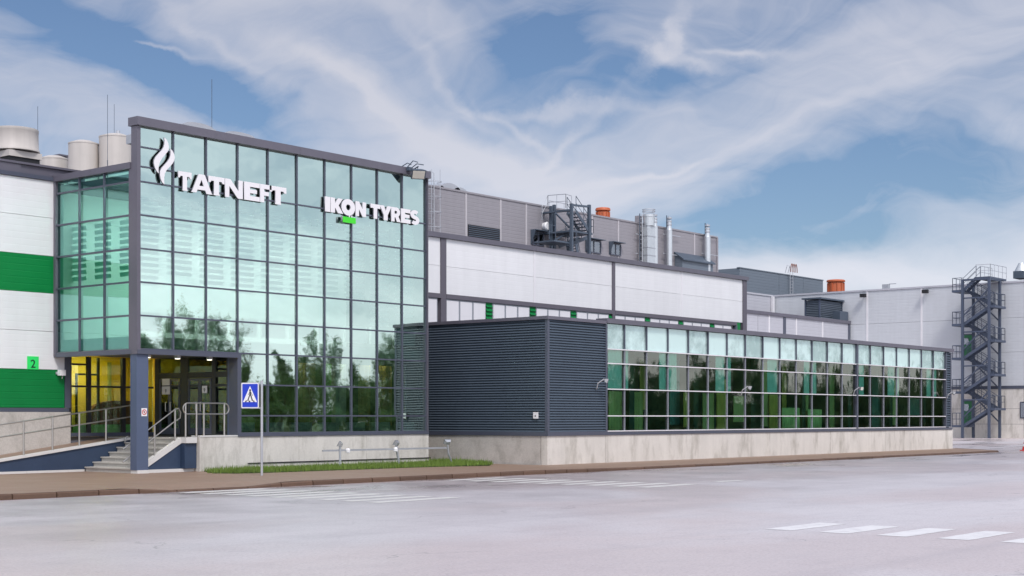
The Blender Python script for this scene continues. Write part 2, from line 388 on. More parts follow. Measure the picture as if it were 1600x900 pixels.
# ------------------------------------------------------------------ ground
def N_abs(N, L, v):
    n = N.new('ShaderNodeMath'); n.operation = 'ABSOLUTE'; L.new(v, n.inputs[0]); return n.outputs[0]
def N_fract(N, L, v):
    n = N.new('ShaderNodeMath'); n.operation = 'FRACT'; L.new(v, n.inputs[0]); return n.outputs[0]
def asphalt():
    m = bpy.data.materials.new('asphalt'); m.use_nodes = True
    nt = m.node_tree; N = nt.nodes; L = nt.links; p = N['Principled BSDF']
    geo = N.new('ShaderNodeNewGeometry')
    def noise(scale, det=5, rg=.6, sc=(1,1,1), dist=0):
        mp = N.new('ShaderNodeMapping'); mp.inputs['Scale'].default_value = sc; L.new(geo.outputs['Position'], mp.inputs[0])
        n = N.new('ShaderNodeTexNoise'); n.inputs['Scale'].default_value = scale; n.inputs['Detail'].default_value = det; n.inputs['Roughness'].default_value = rg; n.inputs['Distortion'].default_value = dist
        L.new(mp.outputs[0], n.inputs['Vector']); return n.outputs[0]
    def ramp(x, a, b, c, d):
        r = N.new('ShaderNodeMapRange'); L.new(x, r.inputs[0])
        for i, v in enumerate((a, b, c, d)): r.inputs[i+1].default_value = v
        return r.outputs[0]
    def mixc(f, a, b):
        n = N.new('ShaderNodeMix'); n.data_type = 'RGBA'
        for i, v in ((0, f), (6, a), (7, b)):
            if isinstance(v, tuple): n.inputs[i].default_value = (*v, 1)
            elif isinstance(v, float): n.inputs[i].default_value = v
            else: L.new(v, n.inputs[i])
        return n.outputs[2]
    def mul(a, b, op='MULTIPLY'):
        n = N.new('ShaderNodeMath'); n.operation = op
        for i, v in enumerate((a, b)):
            if isinstance(v, (int, float)): n.inputs[i].default_value = v
            else: L.new(v, n.inputs[i])
        return n.outputs[0]
    patch = noise(.11, 4, .5, (.7, 1.2, 1), .6); grain = noise(21, 6, .82); mid = noise(1.2, 6, .65)
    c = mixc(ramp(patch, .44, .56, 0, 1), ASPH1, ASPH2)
    c = mixc(ramp(grain, .50, .74, 0, .75), c, (.78,.75,.78))
    c = mixc(ramp(grain, .48, .28, 0, .75), c, (.2,.185,.2))
    c = mixc(ramp(mid, .5, .8, 0, .2), c, (.22,.2,.22))
    c = mixc(ramp(noise(1.0, 5, .6, (.05, .7, 1)), .52, .75, 0, .35), c, (.33,.30,.315))
    c = mixc(ramp(noise(5.5, 6, .88), .54, .72, 0, .5), c, (.72,.69,.72))
    c = mixc(ramp(noise(7.5, 6, .88), .46, .30, 0, .5), c, (.25,.23,.245))
    # cracks
    vo = N.new('ShaderNodeTexVoronoi'); vo.feature = 'DISTANCE_TO_EDGE'; vo.inputs['Scale'].default_value = .12
    wp = N.new('ShaderNodeVectorMath'); wp.operation = 'ADD'; L.new(geo.outputs['Position'], wp.inputs[0])
    nv = N.new('ShaderNodeTexNoise'); nv.inputs['Scale'].default_value = .7; nv.inputs['Detail'].default_value = 6; L.new(geo.outputs['Position'], nv.inputs['Vector'])
    sc = N.new('ShaderNodeVectorMath'); sc.operation = 'SCALE'; sc.inputs[3].default_value = 3.0; L.new(nv.outputs[1], sc.inputs[0]); L.new(sc.outputs[0], wp.inputs[1])
    L.new(wp.outputs[0], vo.inputs['Vector'])
    crack = mul(ramp(vo.outputs[0], .0, .004, .5, 0), ramp(noise(.25, 3), .55, .62, 0, 1))
    c = mixc(crack, c, (.03,.03,.03))
    # long paving seams and tyre-worn lines run with the road
    sy = N.new('ShaderNodeSeparateXYZ'); L.new(wp.outputs[0], sy.inputs[0])
    seam = mul(N_abs(N, L, mul(N_fract(N, L, mul(mul(sy.outputs[1], .16, 'MULTIPLY'), .37, 'ADD')), .5, 'SUBTRACT')), 1.0)
    c = mixc(mul(ramp(seam, 0, .006, .5, 0), ramp(noise(.09, 3), .45, .6, 0, 1)), c, (.12,.11,.12))
    # the strip along the kerb stays wet and dark
    sp = N.new('ShaderNodeSeparateXYZ'); L.new(geo.outputs['Position'], sp.inputs[0])
    edge = mul(sp.outputs[1], mul(mul(noise(.35, 5, .6), .5, 'SUBTRACT'), 9.0), 'ADD')
    wet = mul(mul(ramp(edge, 13.0, 27.5, 0, 1), ramp(edge, 30, 44, 1, 0)), ramp(noise(.5, 4), .35, .6, .5, 1))
    c = mixc(mul(wet, .66), c, (.21,.185,.195))
    pud = mul(ramp(edge, 25.0, 28.0, 0, 1), ramp(noise(.55, 5, .55, (.35, 1, 1)), .52, .62, 0, 1)); c = mixc(mul(pud, .7), c, (.11,.095,.1))
    L.new(c, p.inputs['Base Color'])
    rg = ramp(patch, .35, .65, ROUGH[0], ROUGH[1]); rg = mul(rg, mul(mul(wet, .06), mul(pud, .22), 'ADD'), 'SUBTRACT'); rg = mul(rg, mul(mul(mid, .5, 'SUBTRACT'), .12), 'ADD')
    L.new(rg, p.inputs['Roughness']); p.inputs['Specular IOR Level'].default_value = .8
    bn = N.new('ShaderNodeBump'); bn.inputs['Distance'].default_value = .0008; bn.inputs['Strength'].default_value = .5
    return m
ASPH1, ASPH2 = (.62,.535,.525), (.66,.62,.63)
ROUGH = (.36, .46)
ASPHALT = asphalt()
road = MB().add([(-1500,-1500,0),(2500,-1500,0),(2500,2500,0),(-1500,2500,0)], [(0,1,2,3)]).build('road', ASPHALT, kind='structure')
tag(road, 'wide pale lavender asphalt yard in front of the factory')

PZ = .13                                                # pavement level
KY, PX0, PX1 = 29.1, 8.0, 75.4
def kerb_top(X):                                        # dropped kerb at the first crossing
    t = min(1, max(0, (abs(X-23.7)-1.3)/1.2)); return .045+(PZ-.045*min(1, max(0, (X-37)/5))-.045)*t
def pz(X): return PZ-.045*min(1, max(0, (X-37)/5))
pv = MB(); xs = [PX0]+[20+.5*i for i in range(16)]+[30, 37, 39.7, 42, 60, PX1]
for a, b in zip(xs, xs[1:]):
    pv.add([(a,KY+.15,kerb_top(a)),(b,KY+.15,kerb_top(b)),(b,KY+1.1,pz(b)),(a,KY+1.1,pz(a))], [(0,1,2,3)])
    pv.add([(a,KY+1.1,pz(a)),(b,KY+1.1,pz(b)),(b,41 if b < 43 else 33.2,pz(b)),(a,41 if b < 43 else 33.2,pz(a))], [(0,1,2,3)])
pv.add([(PX1,KY+.15,pz(PX1)),(79.6,33.1,pz(PX1)),(79.6,39,pz(PX1)),(PX1,39,pz(PX1))], [(0,1,2,3)])
pavement = pv.build('pavement', PAVE, kind='structure'); tag(pavement, 'brown pavement between the kerb and the buildings')
kerb = bpy.data.objects.new('kerb', None); COL.objects.link(kerb); kerb.location = (20, KY, 0); tag(kerb, 'brown kerb stones edging the pavement', kind='structure')
x = PX0
while x < PX1-.2:
    L_ = 1.12; b = min(x+L_, PX1); g = .016
    h0, h1 = kerb_top(x), kerb_top(b); dy = R.uniform(-.006, .006); dz = R.uniform(-.004, .004)
    m = MB()
    y0, y1 = KY+dy, KY+.15
    sec = lambda X_, h: [(X_,y0,-.1),(X_,y0,h-.03+dz),(X_,y0+.025,h+dz),(X_,y1,h+dz),(X_,y1,-.1)]
    m.add(sec(x+g, h0)+sec(b-g, h1), [(0,1,2,3,4),(9,8,7,6,5),(0,5,6,1),(1,6,7,2),(2,7,8,3),(3,8,9,4)])
    m.build('kerb_stone', KERB, kerb); x = b
for i in range(5):                                      # kerb returning at an angle round the far end
    p, q = Vector((PX1, KY+.1, .02)), Vector((79.7, 33.2, .02)); u_ = (q-p)/5
    MB().bar(p+u_*i+u_*.01, p+u_*(i+.99), .15, .14).build('kerb_stone', KERB, kerb)

def zebra(x0, x1, ys, w, paint=None):
    for y in ys:
        m = MB(); n = 10; pts = []
        for i in range(n+1): pts.append((x0+(x1-x0)*i/n+R.uniform(-.01,.01), y+R.uniform(-.012,.012), .004))
        top = [(p[0], y+w+R.uniform(-.012,.012), .004) for p in pts]
        m.add(pts+top, [(i,i+1,n+2+i,n+1+i) for i in range(n)]).build('crossing_bar', paint or PAINT, road)
zebra(22.35, 25.0, [22.0+.8*i for i in range(9)], .42, WORN)
zebra(31.6, 34.1, [21.4+.84*i for i in range(9)], .44, WORN)
zebra(21.1, 23.0, [11.52-.975*i for i in range(9)], .5)
zebra(35.6, 37.1, [21.7], .3, WORN)

# grass strip
gy0, gy1 = 33.75, 36.6
def in_grass(x, y):
    return y < gy1 and x < 39.65 and y > gy0+.25*math.sin(x*.5)-.03*(x-30) and x > 29.3-.35*(y-36.6)*-1*0-(36.6-y)*.45+.2*math.sin(y*3)
g = MB(); pts = [(29.4,36.6),(28.5,35.0),(28.9,34.45),(30,34.15),(33,34.05),(36,33.9),(39.6,33.55),(40.8,34.5),(41.6,36.2),(42.0,38.5),(39.78,38.5),(39.78,36.6)]
g.prism([(px, py, PZ-.01) for px, py in pts], (0,0,.035))
soil = g.build('grass_bed', SOIL, kind='structure'); tag(soil, 'low turf bed against the concrete plinth')
def inpoly(x, y, P):
    c = False
    for i in range(len(P)):
        (x1,y1),(x2,y2) = P[i], P[i-1]
        if (y1 > y) != (y2 > y) and x < (x2-x1)*(y-y1)/(y2-y1)+x1: c = not c
    return c
gb = MB(); cnt = 0
while cnt < 16000:
    x, y = R.uniform(28.1, 42.0), R.uniform(33.3, 37.6)
    if not inpoly(x+R.uniform(-.12,.12), y+R.uniform(-.15,.15), pts): continue
    h = R.uniform(.05, .15)*(1.7 if R.random() < .06 else 1)*(1.25 if math.sin(x*2.1)+math.sin(y*3.7+x) > .6 else 1); a = R.uniform(0, 6.28); w = R.uniform(.008, .016); l = R.uniform(0, .05); b = R.uniform(0, 6.28)
    gb.add([(x-w*math.cos(a),y-w*math.sin(a),PZ),(x+w*math.cos(a),y+w*math.sin(a),PZ),(x+l*math.cos(b),y+l*math.sin(b),PZ+.02+h)], [(0,1,2)]); cnt += 1
me = bpy.data.meshes.new('grass'); me.from_pydata(gb.v, [], gb.f); me.materials.append(GRASS)
go = bpy.data.objects.new('grass', me); COL.objects.link(go); tag(go, 'short green grass along the foot of the glass tower', 'grass', kind='stuff')

# ------------------------------------------------------------------ glass tower over the entrance
TX0, TX1, TY = 26.93, 39.74, 36.66
XM = [27.03+1.2675*i for i in range(11)]
ZK = [2.055+1.007*k for k in range(6)]                  # transom heights from the overhang up
SB, BASE = -.50, -.62                                    # glass bottom, top of plinth
DX = XM[3]                                               # 30.83: entrance recess ends here
YH_ = 40.95                                              # plane of the factory hall wall
tower = thing('glass_tower', 'teal glass entrance tower with dark frames, white letters and a raised parapet', 'building', (TX0, TY, PZ))
_pm = {}
def pane(parent, a, b, m, axis='y', tilt=.0034, name='pane'):
    """a thin box of glass: the coated face outside, clear tint inside"""
    if (m.name, axis) not in _pm:
        me = bpy.data.meshes.new('unit_pane_'+m.name); t = MB().box((-.5,-.5,-.5), (.5,.5,.5)); me.from_pydata(t.v, [], t.f)
        me.materials.append(CLEARIN); me.materials.append(m); me.polygons[2 if axis == 'y' else 5].material_index = 1; me.update(); _pm[(m.name, axis)] = me
    o = boxp(name, FRAME, parent, a, b, rot=(R.gauss(0, tilt), 0, R.gauss(0, tilt)) if axis == 'y' else (0, R.gauss(0, tilt), R.gauss(0, tilt)))
    o.data = _pm[(m.name, axis)]
    return o
GY = TY+.06
def front_pane(i, z0, z1): pane(tower, (XM[i], GY, Z(z0)), (XM[i+1], GY+.012, Z(z1)), GLASS)
for i in range(10):
    for k in range(5): front_pane(i, ZK[k], ZK[k+1])
    if i == 0:
        for z0, z1 in ((ZK[5], 7.54), (7.54, 8.13), (8.13, 8.74)): front_pane(i, z0, z1)
    else: front_pane(i, ZK[5], 8.74)
    if i >= 3:
        for z0, z1 in ((SB, .05), (.05, 1.05), (1.05, ZK[0])): front_pane(i, z0, z1)
mw = .027
for i, x in enumerate(XM):
    if i == 0: continue
    boxp('mullion', FRAME, tower, (x-mw, TY+.012, Z(SB if i >= 3 else ZK[0]-.04)), (x+mw, GY-.004, Z(8.74)))
for k in range(6): boxp('transom', FRAME, tower, (XM[0], TY+.02, Z(ZK[k]-.024)), (XM[10], GY-.006, Z(ZK[k]+.024)))
for z in (7.54, 8.13): boxp('transom', FRAME, tower, (XM[0], TY+.02, Z(z-.022)), (XM[1], GY-.006, Z(z+.022)))
for z in (.05, 1.05): boxp('transom', FRAME, tower, (XM[3], TY+.02, Z(z-.024)), (XM[10], GY-.006, Z(z+.024)))
boxp('sill', FRAME, tower, (XM[3]-.05, TY-.075, Z(BASE+.004)), (XM[10]+.04, GY+.05, Z(SB-.035)))
boxp('sill_rail', FRAME, tower, (XM[3], TY-.02, Z(SB-.034)), (XM[10], GY, Z(SB+.015)))
boxp('corner_post', CAP, tower, (TX0-.03, TY-.05, Z(1.9)), (XM[0], TY+.24, Z(8.73)))
boxp('corner_post', CAP, tower, (XM[10], TY-.05, Z(BASE+.006)), (TX1, TY+.24, Z(8.73)))
boxp('coping', CAP, tower, (TX0-.07, TY-.13, Z(8.745)), (XM[5]-.004, TY+.34, Z(9.0)))
boxp('coping', CAP, tower, (XM[5]+.004, TY-.13, Z(8.745)), (TX1+.06, TY+.34, Z(9.0)))
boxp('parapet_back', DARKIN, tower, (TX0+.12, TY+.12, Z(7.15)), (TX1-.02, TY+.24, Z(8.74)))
boxp('fascia', FRAME, tower, (TX0-.02, TY-.06, Z(1.9)), (XM[3]-mw-.002, TY+.2, Z(ZK[0]-.03)))
# left return of the tower
SYM = [37.0, 38.3, 39.6, 40.86]
SZ = ZK+[7.46]
for j in range(3):
    for k in range(6):
        pane(tower, (TX0+.05, SYM[j], Z(SZ[k])), (TX0+.062, SYM[j+1], Z(SZ[k+1])), GLASSS, 'x')
for y in SYM[1:3]: boxp('mullion', FRAME, tower, (TX0-.02, y-mw, Z(1.95)), (TX0+.046, y+mw, Z(7.47)))
boxp('mullion', CAP, tower, (TX0-.025, TY+.245, Z(1.95)), (TX0+.05, SYM[0]+.03, Z(7.47)))
boxp('mullion', CAP, tower, (TX0-.04, SYM[3]-.03, Z(1.93)), (TX0+.05, YH_-.004, Z(7.47)))
for k in range(1, 6): boxp('transom', FRAME, tower, (TX0-.012, SYM[0], Z(SZ[k]-.028)), (TX0+.044, SYM[3], Z(SZ[k]+.028)))
boxp('fascia', FRAME, tower, (TX0-.03, TY+.205, Z(1.9)), (TX0+.14, YH_-.006, Z(ZK[0]-.02)))
for y0, y1 in ((TY+.26, 38.9), (38.908, YH_+.03)): boxp('coping', CAP, tower, (TX0-.07, y0, Z(7.475)), (TX0+.28, y1, Z(7.665)))
# roof, floors, soffit and rooms
boxp('roof', ROOFM, tower, (TX0+.2, TY+.35, Z(7.16)), (TX1-.02, YH_-.02, Z(7.38)))
boxp('soffit', mat('soffit_board', (.16,.16,.17), .7), tower, (TX0+.02, TY+.21, Z(1.98)), (DX+.1, YH_-.01, Z(2.06)))
boxp('upper_floor', PLASTERW, tower, (TX0+.16, TY+.3, Z(2.1)), (TX1-.03, YH_-.03, Z(2.45)))
boxp('ground_floor', FLOORIN, tower, (DX+.12, TY+.2, Z(-.85)), (TX1-.03, YH_-.04, Z(-.625)))
boxp('back_wall', PLASTERW, tower, (TX0+.16, YH_-.25, Z(2.46)), (TX1-.04, YH_-.06, Z(7.15)))
boxp('back_wall', OLIVE, tower, (DX+.14, YH_-.25, Z(-.62)), (TX1-.04, YH_-.06, Z(2.09)))
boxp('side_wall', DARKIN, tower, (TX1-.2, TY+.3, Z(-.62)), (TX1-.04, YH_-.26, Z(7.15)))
def blind(x0, x1, y, z0, z1):
    m = MB(); z = z1
    while z > z0:
        m.bar((x0, y, z), (x1, y, z), .115, .008, up=(0,1,.25)); z -= .19
    m.box((x0, y-.04, z1+.03), (x1, y+.04, z1+.1))
    return m
for i in range(10):
    zb = [3.95, 4.35, 4.2, 4.05, 4.15, 4.25, 4.1, 4.05, 2.95, 3.6][i]
    o = blind(XM[i]+.12, XM[i+1]-.2, TY+.5, Z(zb), Z(6.75)).build('window_blind', BLINDM, tower, kind='stuff')
    boxp('radiator', RADM, tower, (XM[i]+.1, TY+.42, Z(2.62)), (XM[i+1]-.14, TY+.54, Z(3.2)))
for j in range(3):
    m = MB(); z = Z(6.0)
    while z > Z(4.3):
        m.bar((TX0+.5, SYM[j]+.35, z), (TX0+.5, SYM[j+1]-.1, z), .13, .008, up=(1,0,.25)); z -= .2
    m.build('window_blind', BLINDM, tower, kind='stuff')
for i in range(3, 10):
    x0, x1 = XM[i]+.08, XM[i+1]-.22
    r = boxp('radiator', RADM, tower, (x0, TY+.42, Z(-.47)), (x1, TY+.52, Z(-.17)))
    n = 10
    f = MB()
    for q in range(n): f.box((x0+(x1-x0)*(q+.2)/n, TY+.4, Z(-.46)), (x0+(x1-x0)*(q+.8)/n, TY+.419, Z(-.18)))
    f.build('radiator_fins', RADM, tower, kind='stuff')
def curtain(parent, x0, x1, y, z0, z1, m, name='curtain', amp=.04):
    mb = MB(); n = max(6, int((x1-x0)*26)); v = []
    for i in range(n+1):
        x = x0+(x1-x0)*i/n; yy = y+amp*math.sin(i*1.9)+amp*.4*math.sin(i*.7)
        v += [(x, yy, z0), (x, yy, z1)]
    mb.add(v, [(2*i, 2*i+2, 2*i+3, 2*i+1) for i in range(n)])
    w = [(p[0], p[1]+.012, p[2]) for p in v]; mb.add(w, [(2*i, 2*i+1, 2*i+3, 2*i+2) for i in range(n)])
    o = mb.build(name, m, parent); return o
for px0, px1, m in ((467,492,BROWNIN),(509,528,GREENIN),(528,541,BLINDM),(560,578,BROWNIN),(592,618,BROWNIN)):
    curtain(tower, XatY(px0, TY+1.6), XatY(px1, TY+1.6), TY+1.6, Z(-.3), Z(1.9), m)
for px in (420.5, 634): boxp('pipe', RADM, tower, (XatY(px, TY+.6)-.025, TY+.6, Z(-.5)), (XatY(px, TY+.6)+.025, TY+.65, Z(1.9)))
boxp('inner_column', PLASTERW, tower, (XatY(527, TY+.9)-.09, TY+.9, Z(-.62)), (XatY(527, TY+.9)+.09, TY+1.1, Z(2.09)))
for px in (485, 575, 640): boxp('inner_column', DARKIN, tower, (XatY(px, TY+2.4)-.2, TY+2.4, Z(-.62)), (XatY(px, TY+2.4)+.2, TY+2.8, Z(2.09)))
for px, w in ((600,.3),): boxp('lamp_and_fill', LAMP, tower, (XatY(px, TY+2.2)-.08, TY+2.2, Z(1.45)), (XatY(px, TY+2.2)+.08, TY+2.35, Z(1.52)))
for i in range(4): boxp('lamp_and_fill', HALL_FILL, tower, (31.6+i*2.1, TY+1.35, Z(2.085)), (32.8+i*2.1, TY+1.6, Z(2.092)))  # added fill strips, warming the ground floor behind the glass
boxp('fill_baffle', DARKIN, tower, (DX+.15, TY+1.2, Z(1.90)), (TX1-.25, TY+1.24, Z(2.095)))  # added board hiding the ground floor fill strips from view
for i in range(6): boxp('lamp_and_fill', ROOM_FILL, tower, (27.6+i*2.0, TY+.9, Z(7.14)), (28.8+i*2.0, TY+1.2, Z(7.148)))  # added fill strips, brightening the upper rooms and middle glass rows
boxp('fill_baffle', PLASTERW, tower, (TX0+.3, TY+.62, Z(6.80)), (TX1-.1, TY+.66, Z(7.145)))  # added board keeping the upper fill strips out of sight
# column, plinth
boxp('column', COLUMNM, tower, (TX0+.0, TY+.01, PZ+.1), (TX0+.42, TY+.32, Z(1.895)))
boxp('column_foot', LIGHTCONC, tower, (TX0+.02, TY-.005, PZ-.02), (TX0+.435, TY+.33, PZ+.1))
pj = [29.25, XatY(464.7, TY), XatY(568, TY), TX1-.0]
pj = [29.25, 33.4, 36.55, TX1+.03]
for a, b in zip(pj, pj[1:]): boxp('plinth_panel', CONC, tower, (a+.006, TY-.035, PZ-.1), (b-.006, TY+.25, Z(BASE)))
boxp('plinth_cable', BLACK, tower, (XatY(386, TY), TY-.065, Z(-1.5)), (XatY(671, TY), TY-.036, Z(-1.465)))
boxp('right_wall', NAVYPANEL, tower, (TX1-.03, TY+.25, PZ), (TX1+.03, YH_-.02, Z(7.4)))
# entrance doors: the recess side wall, facing left
dm = FRAME
def dY(px): return YatX(px, DX)
ys = [YH_-.06, dY(243), dY(251), dY(283), dY(294), dY(332), dY(337), TY+.36]
boxp('side_pier', FRAME, tower, (DX-.06, TY-.034, Z(BASE+.005)), (DX+.1, TY+.38, Z(ZK[0]-.032)))
boxp('side_pier', COLUMNM, tower, (DX-.04, TY+.385, Z(BASE+.005)), (DX+.06, dY(357), Z(1.97)))
zt, zd = 1.18, 1.02
for a, b in ((dY(249), dY(243)), (dY(294), dY(283)), (dY(337), dY(332)), (dY(358), dY(355))):
    boxp('door_frame', DARKIN, tower, (DX-.03, a, Z(BASE+.006)), (DX+.06, b, Z(1.97)))
boxp('door_frame', DARKIN, tower, (DX-.02, dY(355), Z(1.30)), (DX+.05, YH_-.07, Z(1.48)))
for z in (1.04, -.58): boxp('door_frame', DARKIN, tower, (DX-.018, dY(355), Z(z-.04)), (DX+.045, YH_-.07, Z(z+.04)))
boxp('transom_pane', GLASSD, tower, (DX+.01, dY(355), Z(1.48)), (DX+.02, YH_-.08, Z(1.97)))
for a, b in ((dY(282), dY(250)), (dY(331), dY(295))):
    mid = (a+b)/2
    for q, (c0, c1) in enumerate(((a, mid-.004), (mid+.004, b))):
        m = MB()
        for y0, y1, z0, z1 in ((c0, c0+.07, -.56, 1.28), (c1-.07, c1, -.56, 1.28), (c0+.071, c1-.071, -.56, -.36), (c0+.071, c1-.071, 1.2, 1.28)):
            m.box((DX-.035, y0, Z(z0)), (DX+.015, y1, Z(z1)))
        d = m.build('door', FRAME, tower)
        p = MB().box((DX-.012, c0+.07, Z(-.36)), (DX-.004, c1-.07, Z(1.2))); p.build('door_pane', GLASSD, d)
        hy = c1-.12 if q == 0 else c0+.12
        MB().tube([(DX-.04,hy,Z(.2)),(DX-.1,hy,Z(.2)),(DX-.1,hy,Z(.5)),(DX-.04,hy,Z(.5))], .014).build('door_handle', STEEL, d)
boxp('pane', GLASSD, tower, (DX+.0, dY(355), Z(-.54)), (DX+.01, dY(337), Z(1.3)))
boxp('pane', GLASSD, tower, (DX+.0, dY(243), Z(-.54)), (DX+.01, YH_-.1, Z(1.3)))
for px in (230.5, 277, 327):
    X_ = XatY(px, TY+.5); b = boxp('soffit_light', GALV, tower, (X_-.07, TY+.42, Z(1.83)), (X_+.07, TY+.56, Z(1.975)))
    boxp('lens', LAMP, b, (X_-.055, TY+.435, Z(1.815)), (X_+.055, TY+.545, Z(1.829)))
def notice(name, label, c, w, h, nrm, marks=True):
    t = thing(name, label, 'notice', c)
    n = Vector(nrm).normalized(); r = Vector((-n.y, n.x, 0)); u = Vector((0,0,1)); c = Vector(c)
    def q(x0,x1,z0,z1,d): return [c+r*x0+u*z0+n*d, c+r*x1+u*z0+n*d, c+r*x1+u*z1+n*d, c+r*x0+u*z1+n*d]
    MB().prism(q(-w/2,w/2,-h/2,h/2,0), n*.006).build('sheet', SIGNWHITE, t)
    return t, c, r, u, n
def mark(t, c, r, u, n, polys, m, d=.008, name='symbol'):
    mb = MB()
    for P in polys: mb.prism([c+r*x+u*z+n*d for x, z in P], n*.002)
    mb.build(name, m, t)
def ring(r0, r1, n=24, cx=0, cz=0):
    return [[(cx+r*math.cos(a), cz+r*math.sin(a)) for r, a in ((r0, 2*math.pi*i/n), (r1, 2*math.pi*i/n), (r1, 2*math.pi*(i+1)/n), (r0, 2*math.pi*(i+1)/n))] for i in range(n)]
def rect(x0, x1, z0, z1): return [(x0,z0),(x1,z0),(x1,z1),(x0,z1)]
for px, py, w, h, lab in ((259.5,610,.42,.27,'larger white notice with a grey symbol on the left entrance door'),(259.5,597,.40,.22,'blank pale sheet above the larger notice on the left entrance door'),(320,608.5,.25,.24,'small white notice on the right entrance door')):
    y = YatX(px, DX-.04)
    t, c, r, u, n = notice('door_notice', lab, (DX-.045, y, ZP(py, DX-.045, y)), w, h, (-1,0,0))
    if 'blank' not in lab: mark(t, c, r, u, n, ring(.03,.045)+[rect(-.008,.008,-.07,.02), rect(-.03,.03,-.09,-.08)], SIGNDARK)
c = (TX0+.27, TY+.009, ZP(644, TX0+.27, TY))
t, cc, r, u, n = notice('prohibition_sign', 'small white no entry sign with a red ring on the dark column', c, .2, .24, (0,-1,0))
mark(t, cc, r, u, n, ring(.06,.085)+[[(-.055,.045),(-.045,.055),(.055,-.045),(.045,-.055)]], SIGNRED)
mark(t, cc, r, u, n, [rect(-.02,.02,-.03,.03)], SIGNDARK, .0065, 'pictogram')

# ------------------------------------------------------------------ company letters and emblem
def arc(cx, cz, rx, rz, a0, a1, n=14): return [(cx+rx*math.cos(math.radians(a0+(a1-a0)*i/n)), cz+rz*math.sin(math.radians(a0+(a1-a0)*i/n))) for i in range(n+1)]
def extrude_glyph(name, loops, parent, x, y, z, sx, sz, depth, label=None, m=None):
    cu = bpy.data.curves.new(name, 'CURVE'); cu.dimensions = '2D'; cu.fill_mode = 'BOTH'; cu.extrude = depth/2
    for lp in loops:
        s = cu.splines.new('POLY'); s.points.add(len(lp)-1); s.use_cyclic_u = True
        for p, (a, b) in zip(s.points, lp): p.co = (a*sx, b*sz, 0, 1)
    tmp = bpy.data.objects.new('tmp', cu); COL.objects.link(tmp)
    me = bpy.data.meshes.new_from_object(tmp.evaluated_get(bpy.context.evaluated_depsgraph_get())); me.name = name
    bpy.data.objects.remove(tmp); bpy.data.curves.remove(cu)
    me.transform(Matrix.Rotation(math.pi/2, 4, 'X'))
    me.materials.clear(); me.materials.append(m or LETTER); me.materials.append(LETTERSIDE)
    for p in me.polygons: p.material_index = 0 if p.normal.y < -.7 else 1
    o = bpy.data.objects.new(name, me); COL.objects.link(o); o.parent = parent; o.location = Vector((x, y, z))-wloc(parent)
    if label: o['label'] = label
    return o
T_ = [[(.31,0),(.69,0),(.66,.12),(.66,.76),(.82,.76),(.88,.66),(1,.66),(1,1),(0,1),(0,.66),(.12,.66),(.18,.76),(.34,.76),(.34,.12)]]
A_ = [[(0,0),(.25,0),(.31,.17),(.68,.17),(.74,0),(1.04,0),(.98,.1),(.66,1),(.36,1),(.06,.1)], [(.39,.38),(.50,.72),(.61,.38)]]
N_ = [[(0,0),(.24,0),(.24,.62),(.72,0),(1,0),(1,1),(.76,1),(.76,.40),(.30,1),(0,1)]]
E_ = [[(0,0),(1,0),(1,.25),(.38,.25),(.38,.40),(.82,.40),(.82,.61),(.38,.61),(.38,.75),(1,.75),(1,1),(0,1)]]
F_ = [[(0,0),(.38,0),(.38,.38),(.80,.38),(.80,.60),(.38,.60),(.38,.75),(1.05,.75),(1.05,1),(0,1)]]
sign = thing('company_letters', 'row of white raised serif capitals beside a flame emblem on the upper glass', 'lettering', (XatY(273, TY), TY-.2, Z(7.0)))
LY = TY-.03
for gl, x0, x1 in ((T_,385,525),(A_,520,735),(T_,700,868),(N_,873,1058),(E_,1072,1235),(F_,1238,1352),(T_,1338,1512)):
    X0_ = XatY(220+x0/6.667, LY); X1_ = XatY(220+x1/6.667, LY)
    dz = (7.585-7.56)
    extrude_glyph('letter', gl, sign, X0_, LY, Z(6.985), X1_-X0_, .585, .045)
emb = []                                                # flame outlines traced in pixels, laid on the facade plane
def fl(P):
    out = []
    for cx, cy in P:
        px, py = 220+cx/6.667, 200+cy/6.667; X_ = XatY(px, LY); out.append((X_, ZP(py, X_, LY)))
    return out
fa = fl([(238,98),(262,122),(278,155),(286,190),(284,222),(272,250),(245,282),(215,318),(192,360),(180,400),(178,440),(182,475),(160,452),(140,412),(130,370),(132,335),(150,300),(180,266),(212,232),(232,200),(240,165),(241,130)])
fb = fl([(300,215),(325,240),(342,275),(348,312),(340,345),(320,378),(290,410),(262,440),(245,475),(238,515),(237,550),(240,590),(215,565),(200,530),(193,490),(195,450),(212,415),(240,385),(272,350),(292,318),(303,285),(304,250)])
for P in (fa, fb):
    extrude_glyph('flame', [[(a-P[0][0], b-P[0][1]) for a, b in P]], sign, P[0][0], LY-.005, P[0][1], 1, 1, .05)
K_ = [[(0,0),(.36,0),(.36,.36),(.60,0),(1.04,0),(.66,.53),(1.0,1),(.60,1),(.36,.64),(.36,1),(0,1)]]
I_ = [[(0,0),(1,0),(1,1),(0,1)]]
O_ = [arc(.5,.5,.52,.56,0,350,30), arc(.5,.5,.17,.20,0,350,18)]
NN_ = [[(0,0),(.33,0),(.33,.48),(.66,0),(1,0),(1,1),(.67,1),(.67,.52),(.34,1),(0,1)]]
TT_ = [[(.32,0),(.68,0),(.68,.72),(1,.72),(1,1),(0,1),(0,.72),(.32,.72)]]
Y_ = [[(.32,0),(.68,0),(.68,.36),(1.02,1),(.64,1),(.5,.64),(.36,1),(-.02,1),(.32,.36)]]
R_ = [[(0,0),(.36,0),(.36,.30),(.44,.30),(.62,0),(1.04,0),(.78,.38)]+arc(.60,.67,.36,.33,-50,90,12)+[(0,1)], [(.36,.56),(.36,.76)]+arc(.52,.66,.11,.10,90,-90,8)]
